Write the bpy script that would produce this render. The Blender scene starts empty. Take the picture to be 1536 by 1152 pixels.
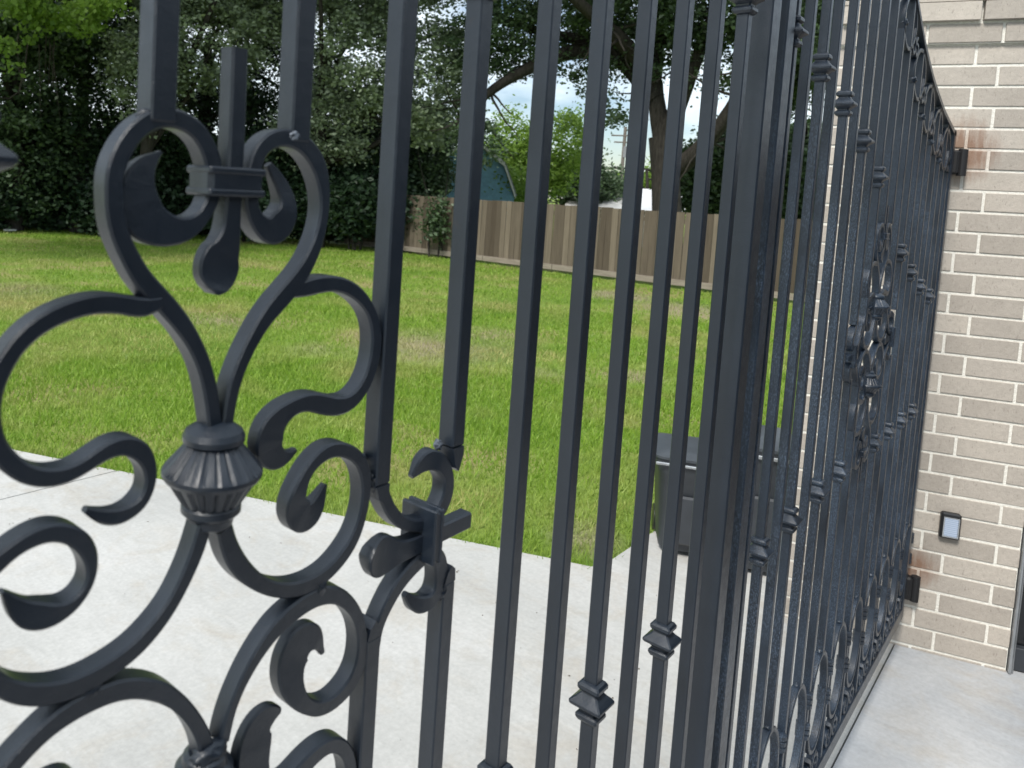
import bpy, bmesh, math, random
import numpy as np
from mathutils import Vector, Matrix
R = math.radians
sc = bpy.context.scene

# ---------------------------------------------------------------- units and camera
# The gate's frame: X along the gate, Y away from the camera, Z up.  One unit = one bar spacing.
S = 0.125
H = 14.4 * S
CX, CY = -2.2391 * S, -3.7033 * S
F_PX, PX, PY = 1171.2, 530.8, 363.7
YAW, PIT, ROLL = 0.80574, -0.073628, 0.054676
fwd = Vector((math.sin(YAW) * math.cos(PIT), math.cos(YAW) * math.cos(PIT), math.sin(PIT)))
r0 = Vector((math.cos(YAW), -math.sin(YAW), 0)); u0 = r0.cross(fwd)
rgt = r0 * math.cos(ROLL) + u0 * math.sin(ROLL); upv = -r0 * math.sin(ROLL) + u0 * math.cos(ROLL)
cam_pos = Vector((CX, CY, H))
cd = bpy.data.cameras.new('camera'); cam = bpy.data.objects.new('camera', cd)
sc.collection.objects.link(cam); sc.camera = cam
cd.sensor_width = 36; cd.lens = F_PX / 1536 * 36
cd.shift_x = (768 - PX) / 1536; cd.shift_y = (PY - 576) / 1536
cd.clip_start = 0.02; cd.clip_end = 800
cam.matrix_world = Matrix(((rgt.x, upv.x, -fwd.x, cam_pos.x), (rgt.y, upv.y, -fwd.y, cam_pos.y),
                           (rgt.z, upv.z, -fwd.z, cam_pos.z), (0, 0, 0, 1)))
cd.dof.use_dof = True; cd.dof.focus_distance = 1.6; cd.dof.aperture_fstop = 9.0

def ray(px, py):
    return (rgt * ((px - PX) / F_PX) - upv * ((py - PY) / F_PX) + fwd)
def at(px, py, D):
    """the point seen at pixel px,py at horizontal distance D metres"""
    v = ray(px, py); return cam_pos + v * (D / math.hypot(v.x, v.y))
def ground(px, py, z=0.0):
    v = ray(px, py); return cam_pos + v * ((z - H) / v.z)

# ---------------------------------------------------------------- sky and sun
SUN_DIR = Vector((-0.74, -0.05, 0.87)).normalized()
elev = math.asin(SUN_DIR.z); azim = math.atan2(SUN_DIR.x, SUN_DIR.y)
w = bpy.data.worlds.new('World'); sc.world = w; w.use_nodes = True
nt = w.node_tree; nt.nodes.clear()
def N(nt, t, **kw):
    n = nt.nodes.new(t)
    for k, v in kw.items(): setattr(n, k, v)
    return n
out = N(nt, 'ShaderNodeOutputWorld'); bg = N(nt, 'ShaderNodeBackground')
sky = N(nt, 'ShaderNodeTexSky'); sky.sky_type = 'NISHITA'; sky.sun_disc = False
sky.sun_elevation = elev; sky.sun_rotation = azim; sky.air_density = 1.0; sky.dust_density = .7; sky.ozone_density = 1.5
tc = N(nt, 'ShaderNodeTexCoord'); mp = N(nt, 'ShaderNodeMapping'); mp.inputs['Scale'].default_value = (1, 1, 2.6)
nz = N(nt, 'ShaderNodeTexNoise'); nz.inputs['Scale'].default_value = 3.2; nz.inputs['Detail'].default_value = 8; nz.inputs['Roughness'].default_value = .55
cr = N(nt, 'ShaderNodeValToRGB'); cr.color_ramp.elements[0].position = .36; cr.color_ramp.elements[1].position = .53
mx = N(nt, 'ShaderNodeMix', data_type='RGBA'); mx.inputs['B'].default_value = (9.6, 10.6, 11.2, 1)
ad = N(nt, 'ShaderNodeMath', operation='MULTIPLY'); ad.inputs[1].default_value = .85
nt.links.new(tc.outputs['Generated'], mp.inputs['Vector']); nt.links.new(mp.outputs['Vector'], nz.inputs['Vector'])
nt.links.new(nz.outputs['Fac'], cr.inputs['Fac']); nt.links.new(cr.outputs['Color'], ad.inputs[0])
nt.links.new(ad.outputs[0], mx.inputs['Factor']); nt.links.new(sky.outputs['Color'], mx.inputs['A'])
nt.links.new(mx.outputs['Result'], bg.inputs['Color']); bg.inputs['Strength'].default_value = 0.10
nt.links.new(bg.outputs[0], out.inputs[0])
sd = bpy.data.lights.new('sun', 'SUN'); sd.energy = 3.3; sd.angle = R(14); sd.color = (1, .96, .9)
so = bpy.data.objects.new('sun', sd); sc.collection.objects.link(so)
so.rotation_euler = SUN_DIR.to_track_quat('Z', 'Y').to_euler()
sc.view_settings.view_transform = 'Standard'; sc.view_settings.look = 'None'
sc.view_settings.gamma = 1; sc.view_settings.use_curve_mapping = False; sc.view_settings.exposure = 0.38

# ---------------------------------------------------------------- helpers
def tag(o, label=None, cat=None, group=None, kind=None):
    if label: o['label'] = label
    if cat: o['category'] = cat
    if group: o['group'] = group
    if kind: o['kind'] = kind
    return o
def link(o, parent=None):
    sc.collection.objects.link(o)
    if parent: o.parent = parent
    return o
def empty(name, loc, label, cat, group=None):
    o = bpy.data.objects.new(name, None); o.location = loc; o.empty_display_size = .1
    link(o); return tag(o, label, cat, group)
def mesh(name, verts, faces, mat=None, smooth=None):
    m = bpy.data.meshes.new(name); m.from_pydata([tuple(v) for v in verts], [], faces); m.update()
    if mat: m.materials.append(mat)
    if smooth is not None:
        m.polygons.foreach_set('use_smooth', [True] * len(m.polygons)); m.set_sharp_from_angle(angle=R(smooth))
    return m
def obj(name, m, parent=None, loc=None, **kw):
    o = bpy.data.objects.new(name, m)
    if loc is not None: o.location = loc
    link(o, parent); return tag(o, **kw)
class MB:
    def __init__(s): s.v = []; s.f = []
    def add(s, v, f):
        n = len(s.v); s.v += [tuple(p) for p in v]; s.f += [tuple(i + n for i in q) for q in f]; return s
    def box(s, a, b, ch=0.0):
        (x0, y0, z0), (x1, y1, z1) = a, b
        if ch <= 0:
            v = [(x, y, z) for x in (x0, x1) for y in (y0, y1) for z in (z0, z1)]
            return s.add(v, [(0, 1, 3, 2), (4, 6, 7, 5), (0, 4, 5, 1), (2, 3, 7, 6), (0, 2, 6, 4), (1, 5, 7, 3)])
        # chamfered: 3 verts per corner
        v = []; idx = {}
        for i, x in enumerate((x0, x1)):
            for j, y in enumerate((y0, y1)):
                for k, z in enumerate((z0, z1)):
                    sx, sy, sz = (1 - 2 * i) * ch, (1 - 2 * j) * ch, (1 - 2 * k) * ch
                    idx[i, j, k] = len(v); v += [(x, y + sy, z + sz), (x + sx, y, z + sz), (x + sx, y + sy, z)]
        f = []
        I = lambda i, j, k, a: idx[i, j, k] + a
        f += [(I(0,0,0,0), I(0,0,1,0), I(0,1,1,0), I(0,1,0,0)), (I(1,0,0,0), I(1,1,0,0), I(1,1,1,0), I(1,0,1,0))]
        f += [(I(0,0,0,1), I(1,0,0,1), I(1,0,1,1), I(0,0,1,1)), (I(0,1,0,1), I(0,1,1,1), I(1,1,1,1), I(1,1,0,1))]
        f += [(I(0,0,0,2), I(0,1,0,2), I(1,1,0,2), I(1,0,0,2)), (I(0,0,1,2), I(1,0,1,2), I(1,1,1,2), I(0,1,1,2))]
        for a in (0, 1):
            for b in (0, 1):
                f.append((I(a,b,0,0), I(a,b,0,1), I(a,b,1,1), I(a,b,1,0)))
                f.append((I(a,0,b,0), I(a,0,b,2), I(a,1,b,2), I(a,1,b,0)))
                f.append((I(0,a,b,1), I(0,a,b,2), I(1,a,b,2), I(1,a,b,1)))
                for c in (0, 1): f.append((I(a,b,c,0), I(a,b,c,1), I(a,b,c,2)))
        return s.add(v, f)
    def tube(s, pts, rad, n=8, cap=True):
        pts = [Vector(p) for p in pts]; rad = rad if hasattr(rad, '__len__') else [rad] * len(pts)
        v = []; up = Vector((.13, .21, .97))
        for i, p in enumerate(pts):
            t = (pts[min(i + 1, len(pts) - 1)] - pts[max(i - 1, 0)]).normalized()
            a = t.cross(up)
            if a.length < .05: a = t.cross(Vector((1, 0, 0)))
            a.normalize(); b = t.cross(a)
            v += [p + (a * math.cos(2 * math.pi * k / n) + b * math.sin(2 * math.pi * k / n)) * rad[i] for k in range(n)]
        f = [(i * n + k, i * n + (k + 1) % n, (i + 1) * n + (k + 1) % n, (i + 1) * n + k) for i in range(len(pts) - 1) for k in range(n)]
        if cap: f += [tuple(range(n))[::-1], tuple((len(pts) - 1) * n + k for k in range(n))]
        return s.add(v, f)
    def lathe(s, prof, c=(0, 0, 0), n=24, flute=0):
        v = []; f = []
        for (r, z, *fl) in prof:
            for k in range(n):
                a = 2 * math.pi * k / n; rr = r * (.945 if flute and fl and fl[0] and k % 7 == 0 else 1)
                if flute and fl and fl[0] and k % 4 == 0: rr = r * .93
                v.append((c[0] + rr * math.cos(a), c[1] + rr * math.sin(a), c[2] + z))
        for i in range(len(prof) - 1):
            for k in range(n): f.append((i * n + k, i * n + (k + 1) % n, (i + 1) * n + (k + 1) % n, (i + 1) * n + k))
        f += [tuple(range(n))[::-1], tuple((len(prof) - 1) * n + k for k in range(n))]
        return s.add(v, f)
    def build(s, name, mat, parent=None, smooth=None, loc=None, **kw):
        m = mesh(name, s.v, s.f, mat, smooth)
        bm = bmesh.new(); bm.from_mesh(m); bmesh.ops.recalc_face_normals(bm, faces=bm.faces); bm.to_mesh(m); bm.free()
        if smooth is not None: m.set_sharp_from_angle(angle=R(smooth))
        return obj(name, m, parent, loc, **kw)

# ---------------------------------------------------------------- materials
def M(name, base=(.5, .5, .5), rough=.6, spec=.5, metal=0.0):
    m = bpy.data.materials.new(name); m.use_nodes = True; t = m.node_tree
    b = t.nodes['Principled BSDF']; b.inputs['Base Color'].default_value = (*base, 1)
    b.inputs['Roughness'].default_value = rough; b.inputs['Specular IOR Level'].default_value = spec; b.inputs['Metallic'].default_value = metal
    return m, t, b
def coords(t, kind='Object', scale=(1, 1, 1)):
    c = N(t, 'ShaderNodeTexCoord'); m = N(t, 'ShaderNodeMapping'); m.inputs['Scale'].default_value = scale
    t.links.new(c.outputs[kind], m.inputs['Vector']); return m.outputs['Vector']
def world_pos(t, scale=(1, 1, 1)):
    c = N(t, 'ShaderNodeNewGeometry'); m = N(t, 'ShaderNodeMapping'); m.inputs['Scale'].default_value = scale
    t.links.new(c.outputs['Position'], m.inputs['Vector']); return m.outputs['Vector']
def noise(t, vec, scale, detail=4, rough=.5, dist=0):
    n = N(t, 'ShaderNodeTexNoise'); n.inputs['Scale'].default_value = scale; n.inputs['Detail'].default_value = detail
    n.inputs['Roughness'].default_value = rough; n.inputs['Distortion'].default_value = dist
    t.links.new(vec, n.inputs['Vector']); return n.outputs['Fac']
def ramp(t, fac, stops):
    r = N(t, 'ShaderNodeValToRGB'); e = r.color_ramp.elements
    while len(e) < len(stops): e.new(.5)
    for i, (p, c) in enumerate(stops):
        e[i].position = p; e[i].color = (*c, 1) if hasattr(c, '__len__') else (c, c, c, 1)
    t.links.new(fac, r.inputs['Fac']); return r.outputs['Color']
def mix(t, fac, a, b, blend='MIX'):
    m = N(t, 'ShaderNodeMix', data_type='RGBA', blend_type=blend)
    for s, v in (('Factor', fac), ('A', a), ('B', b)):
        if isinstance(v, (int, float)): m.inputs[s].default_value = v
        elif isinstance(v, tuple): m.inputs[s].default_value = (*v, 1)
        else: t.links.new(v, m.inputs[s])
    return m.outputs['Result']
def bump(t, b, h, dist, strength=1.0):
    n = N(t, 'ShaderNodeBump'); n.inputs['Distance'].default_value = dist; n.inputs['Strength'].default_value = strength
    t.links.new(h, n.inputs['Height']); t.links.new(n.outputs[0], b.inputs['Normal'])
def math2(t, op, a, b=0.0):
    m = N(t, 'ShaderNodeMath', operation=op)
    for i, v in enumerate((a, b)):
        if isinstance(v, (int, float)): m.inputs[i].default_value = v
        else: t.links.new(v, m.inputs[i])
    return m.outputs[0]
MAT = {}
BARE = [(ground(930, 441), 1.1, 1.0), (ground(1030, 462), 1.6, .8), (ground(640, 515), 1.5, .75), (ground(330, 478), 1.3, .6), (ground(840, 560), .8, .5), (ground(20, 432), 1.4, .7), (ground(950, 560), .6, .7), (ground(880, 800), .35, .7), (ground(480, 520), .9, .5), (ground(730, 500), 1.2, .6)]
def patch_mask(t):
    g = N(t, 'ShaderNodeNewGeometry'); best = None
    n = noise(t, g.outputs['Position'], 1.7, 5, .65)
    for c_, rad, amt in BARE:
        d = N(t, 'ShaderNodeVectorMath', operation='DISTANCE'); t.links.new(g.outputs['Position'], d.inputs[0]); d.inputs[1].default_value = c_
        r = N(t, 'ShaderNodeMapRange'); r.inputs['From Min'].default_value = rad * 1.25; r.inputs['From Max'].default_value = 0; r.inputs['To Max'].default_value = amt
        t.links.new(d.outputs['Value'], r.inputs['Value']); o = r.outputs['Result']
        best = o if best is None else math2(t, 'MAXIMUM', best, o)
    return ramp(t, math2(t, 'MULTIPLY', best, math2(t, 'ADD', n, .35)), [(.24, 0.0), (.60, .85)])
def iron(name, dust):
    m, t, b = M(name, (.011, .016, .024), .34, .5 if dust else .6)
    b.inputs['Coat Weight'].default_value = .1 if dust else .12; b.inputs['Coat Roughness'].default_value = .24; b.inputs['Coat IOR'].default_value = 1.6
    p = world_pos(t)
    fine = noise(t, p, 900, 3, .6); mid = noise(t, p, 60, 4, .6); big = noise(t, p, 7, 4, .55)
    c = ramp(t, big, [(.3, (.006, .011, .020)), (.7, (.012, .019, .031))])
    if dust:
        p2 = world_pos(t, (1, 1, .45))
        sp = noise(t, p2, 420, 3, .7); pz = noise(t, p2, 9, 4, .6)
        msk = math2(t, 'MULTIPLY', ramp(t, sp, [(.46, 0.0), (.66, 1.0)]), ramp(t, pz, [(.36, 0.0), (.62, 1.0)]))
        gz = N(t, 'ShaderNodeNewGeometry'); sx = N(t, 'ShaderNodeSeparateXYZ'); t.links.new(gz.outputs['Position'], sx.inputs[0])
        hz_ = N(t, 'ShaderNodeMapRange'); hz_.inputs['From Min'].default_value = 2.15; hz_.inputs['From Max'].default_value = 1.75; hz_.inputs['To Min'].default_value = .12
        t.links.new(sx.outputs['Z'], hz_.inputs['Value']); hzo = hz_.outputs['Result']; msk = math2(t, 'MULTIPLY', msk, hzo)
        c = mix(t, math2(t, 'MULTIPLY', msk, .62), c, (.12, .165, .235))
        haze = ramp(t, noise(t, world_pos(t, (1, 1, .25)), 14, 3), [(.45, 0.0), (.7, .28)])
        c = mix(t, math2(t, 'MULTIPLY', haze, hzo), c, (.055, .085, .13))
    else:
        sp = noise(t, p, 260, 2, .6)
        c = mix(t, ramp(t, sp, [(.76, 0.0), (.82, .2)]), c, (.10, .11, .13))
    ru = noise(t, p, 23, 5, .7); c = mix(t, ramp(t, ru, [(.66, 0.0), (.76, .5)]), c, (.045, .026, .016))
    t.links.new(c, b.inputs['Base Color'])
    t.links.new(ramp(t, mid, [(.3, .30), (.7, .42)]), b.inputs['Roughness'])
    bump(t, b, math2(t, 'ADD', math2(t, 'MULTIPLY', fine, .6), mid), .0007, .9)
    return m
MAT['iron'] = iron('black_paint', False); MAT['iron_dusty'] = iron('dusty_black_paint', True)
m, t, b = M('bare_weld', (.2, .22, .26), .5, .5, .2)
n_ = noise(t, world_pos(t), 300, 3); t.links.new(ramp(t, n_, [(.35, (.05, .06, .075)), (.62, (.25, .28, .33))]), b.inputs['Base Color']); bump(t, b, n_, .002); MAT['weld'] = m

def concrete(name, c0, c1, c2):
    m, t, b = M(name, c1, .85, .3)
    p = world_pos(t); a = noise(t, p, 1.1, 7, .62, .4); f = noise(t, p, 55, 5, .65); g = noise(t, world_pos(t, (1, .25, 1)), 26, 4, .6)
    c = ramp(t, a, [(.28, c0), (.5, c1), (.72, c2)])
    c = mix(t, ramp(t, noise(t, p, 3.6, 6, .7, .8), [(.5, 0.0), (.68, .34)]), c, (.40, .34, .26))
    c = mix(t, .35, c, ramp(t, f, [(.3, .55), (.7, 1.0)]), 'MULTIPLY')
    c = mix(t, .25, c, ramp(t, g, [(.3, .6), (.7, 1.0)]), 'MULTIPLY')
    sp = noise(t, p, 210, 2, .5); c = mix(t, ramp(t, sp, [(.70, 0.0), (.76, .45)]), c, (.16, .14, .12))
    t.links.new(c, b.inputs['Base Color']); bump(t, b, math2(t, 'ADD', f, g), .0012, .6); return m
MAT['concrete'] = concrete('driveway_concrete', (.42, .42, .405), (.49, .488, .47), (.55, .545, .53))
MAT['concrete_shade'] = concrete('shaded_concrete', (.31, .33, .36), (.43, .445, .465), (.56, .56, .56))  # near slab: the darker bluish tone puts shade into the colour

m, t, b = M('soil_turf', (.08, .09, .03), .95, .1)
p = world_pos(t); a = noise(t, p, .55, 5, .6); f = noise(t, p, 30, 4, .7)
c = ramp(t, a, [(.34, (.12, .21, .03)), (.52, (.20, .28, .055)), (.66, (.32, .28, .13))])
c = mix(t, patch_mask(t), c, (.34, .28, .20)); c = mix(t, .5, c, ramp(t, f, [(.3, .45), (.7, 1.0)]), 'MULTIPLY'); t.links.new(c, b.inputs['Base Color']); bump(t, b, f, .02); MAT['turf'] = m

def leafy(name, dark, light, dry=None, trans=.35, scale=.6, gloss=.35):
    m = bpy.data.materials.new(name); m.use_nodes = True; t = m.node_tree; b = t.nodes['Principled BSDF']
    p = world_pos(t); g = N(t, 'ShaderNodeNewGeometry')
    c = mix(t, g.outputs['Random Per Island'], dark, light)
    if dry:
        a = noise(t, p, scale, 5, .62, .3); c = mix(t, ramp(t, a, [(.50, 0.0), (.66, .85)]), c, dry)
        a2 = noise(t, p, scale * 4.3, 4, .6); c = mix(t, ramp(t, a2, [(.50, 0.0), (.75, .55)]), c, tuple(x * 1.05 for x in dry)); c = mix(t, math2(t, 'MULTIPLY', patch_mask(t), .6), c, (.40, .35, .22))
    else:
        a = noise(t, p, scale, 3); c = mix(t, ramp(t, a, [(.35, 0.0), (.65, .6)]), c, tuple(x * 1.25 for x in light))
    t.links.new(c, b.inputs['Base Color']); b.inputs['Roughness'].default_value = .5; b.inputs['Specular IOR Level'].default_value = gloss
    tr = N(t, 'ShaderNodeBsdfTranslucent'); t.links.new(c, tr.inputs['Color']); ms = N(t, 'ShaderNodeMixShader'); ms.inputs[0].default_value = trans
    t.links.new(b.outputs[0], ms.inputs[1]); t.links.new(tr.outputs[0], ms.inputs[2]); t.links.new(ms.outputs[0], t.nodes['Material Output'].inputs[0]); return m
MAT['grass'] = leafy('grass_blades', (.14, .27, .022), (.30, .44, .06), (.46, .42, .17), .4, .33)
MAT['leaf_dark'] = leafy('oak_leaves', (.028, .055, .022), (.07, .115, .05), None, .25, .4, .5)
MAT['leaf_grey'] = leafy('grey_green_leaves', (.09, .13, .07), (.25, .31, .19), None, .3, .5, .6)
MAT['leaf_lime'] = leafy('lime_green_leaves', (.08, .16, .025), (.22, .34, .06), None, .5, .5)  # lime green leaf colour for garden trees and sprays
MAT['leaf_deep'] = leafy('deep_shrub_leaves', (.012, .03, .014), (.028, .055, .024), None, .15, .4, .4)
m, t, b = M('bark', (.06, .05, .04), .9, .2); f = noise(t, world_pos(t, (1, 1, .2)), 22, 5, .7)
t.links.new(ramp(t, f, [(.3, (.015, .013, .011)), (.7, (.06, .054, .045))]), b.inputs['Base Color']); bump(t, b, f, .03); MAT['bark'] = m

HUP = Vector((29.0, .1, 2.05)); HLO = Vector((29.0, .1, -12.35))   # hinge places in gate units
def rust_mask(t):
    g = N(t, 'ShaderNodeNewGeometry'); best = None
    for hp, rad in ((HUP + Vector((.1, -.2, .1)), .22), (HLO + Vector((.1, -.2, .75)), .15)):
        wp = Vector((hp.x * S, hp.y * S, H + hp.z * S))
        d = N(t, 'ShaderNodeVectorMath', operation='DISTANCE'); t.links.new(g.outputs['Position'], d.inputs[0]); d.inputs[1].default_value = wp
        r = N(t, 'ShaderNodeMapRange'); r.inputs['From Min'].default_value = rad; r.inputs['From Max'].default_value = rad * .1
        t.links.new(d.outputs['Value'], r.inputs['Value']); o = r.outputs['Result']
        best = o if best is None else math2(t, 'MAXIMUM', best, o)
    n = noise(t, world_pos(t, (1.6, 1.6, .28)), 22, 5, .7)
    return ramp(t, math2(t, 'MULTIPLY', best, math2(t, 'ADD', n, .12)), [(.22, 0.0), (.55, .75)])
m, t, b = M('tan_brick', (.36, .33, .29), .85, .25)
oi = N(t, 'ShaderNodeObjectInfo'); p = world_pos(t); ps = world_pos(t, (1, 1, .3))
c = ramp(t, oi.outputs['Random'], [(0, (.40, .36, .315)), (.5, (.46, .415, .365)), (1, (.52, .47, .41))])
a = noise(t, p, 60, 5, .7); s1 = noise(t, ps, 180, 3, .6); big = noise(t, p, 8, 4, .6)
c = mix(t, .5, c, ramp(t, a, [(.3, .72), (.7, 1.0)]), 'MULTIPLY')
c = mix(t, .5, c, ramp(t, big, [(.3, .8), (.7, 1.0)]), 'MULTIPLY')
c = mix(t, ramp(t, s1, [(.62, 0.0), (.72, .6)]), c, (.17, .15, .13))
c = mix(t, ramp(t, noise(t, world_pos(t, (1, 1, .5)), 75, 3), [(.66, 0.0), (.74, .45)]), c, (.20, .17, .15))
c = mix(t, ramp(t, noise(t, p, 150, 2), [(.70, 0.0), (.76, .4)]), c, (.58, .55, .5))
rm = rust_mask(t); c = mix(t, rm, c, (.20, .095, .05)); t.links.new(c, b.inputs['Base Color'])
bump(t, b, math2(t, 'SUBTRACT', a, math2(t, 'MULTIPLY', s1, .6)), .0025, .8); MAT['brick'] = m
m, t, b = M('mortar', (.58, .56, .51), .95, .2); p = world_pos(t); a = noise(t, p, 90, 5, .7)
c = ramp(t, a, [(.3, (.66, .64, .58)), (.7, (.82, .80, .74))]); c = mix(t, math2(t, 'MULTIPLY', rust_mask(t), .6), c, (.30, .14, .06))
t.links.new(c, b.inputs['Base Color']); bump(t, b, a, .004); MAT['mortar'] = m

m, t, b = M('weathered_cedar', (.2, .16, .12), .9, .15); oi = N(t, 'ShaderNodeObjectInfo'); f = noise(t, world_pos(t, (1, 1, .06)), 26, 5, .7)
c = ramp(t, oi.outputs['Random'], [(0, (.085, .068, .050)), (.5, (.145, .120, .090)), (1, (.195, .163, .122))])
c = mix(t, .7, c, ramp(t, f, [(.3, .5), (.7, 1.0)]), 'MULTIPLY'); t.links.new(c, b.inputs['Base Color']); MAT['cedar'] = m
m, t, b = M('pale_board', (.25, .22, .18), .9, .15); f = noise(t, world_pos(t, (1, .1, 1)), 26, 5, .7); t.links.new(ramp(t, f, [(.3, (.17, .145, .115)), (.7, (.29, .255, .21))]), b.inputs['Base Color']); MAT['board'] = m
def plain(name, base, rough, spec=.5, metal=0, sc_=0, amt=.25):
    m, t, b = M(name, base, rough, spec, metal)
    n = noise(t, world_pos(t), sc_ or 12, 4, .6)
    t.links.new(mix(t, 1.0, base, ramp(t, n, [(.3, 1 - amt), (.7, 1.0)]), 'MULTIPLY'), b.inputs['Base Color']); return m
MAT['bin'] = plain('charcoal_plastic', (.035, .04, .048), .45, .5)
MAT['bin_lid'] = plain('grey_plastic', (.05, .058, .068), .4, .5)
MAT['chrome'] = plain('bright_metal', (.6, .62, .64), .25, .5, .8)
MAT['alu'] = plain('brushed_aluminium', (.42, .44, .46), .35, .5, .7)
MAT['black'] = plain('black_plastic', (.012, .013, .015), .4)
MAT['hinge'] = plain('black_hinge_steel', (.012, .012, .014), .6)
MAT['bluewall'] = plain('blue_siding', (.20, .38, .52), .7, .3)
MAT['trim'] = plain('white_trim', (.6, .6, .58), .6)
MAT['roofgrey'] = plain('grey_shingle', (.22, .23, .24), .8)
MAT['tin'] = plain('pale_metal_roof', (.8, .79, .78), .4, .5, .2)
MAT['pole'] = plain('weathered_pole', (.16, .14, .12), .9)
MAT['mat'] = plain('black_rubber', (.012, .012, .014), .8, .3, 0, 400, .6)
m, t, b = M('dark_glass', (.008, .009, .011), .08, .6); MAT['glass'] = m
m, t, b = M('solar_cell', (.3, .38, .5), .22, .6); p = coords(t, 'Object', (0, 0, 1)); wv = N(t, 'ShaderNodeTexWave'); wv.bands_direction = 'Z'; wv.inputs['Scale'].default_value = 40
t.links.new(p, wv.inputs['Vector']); t.links.new(ramp(t, wv.outputs['Fac'], [(.2, (.30, .37, .50)), (.8, (.42, .49, .60))]), b.inputs['Base Color']); MAT['cell'] = m
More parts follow.
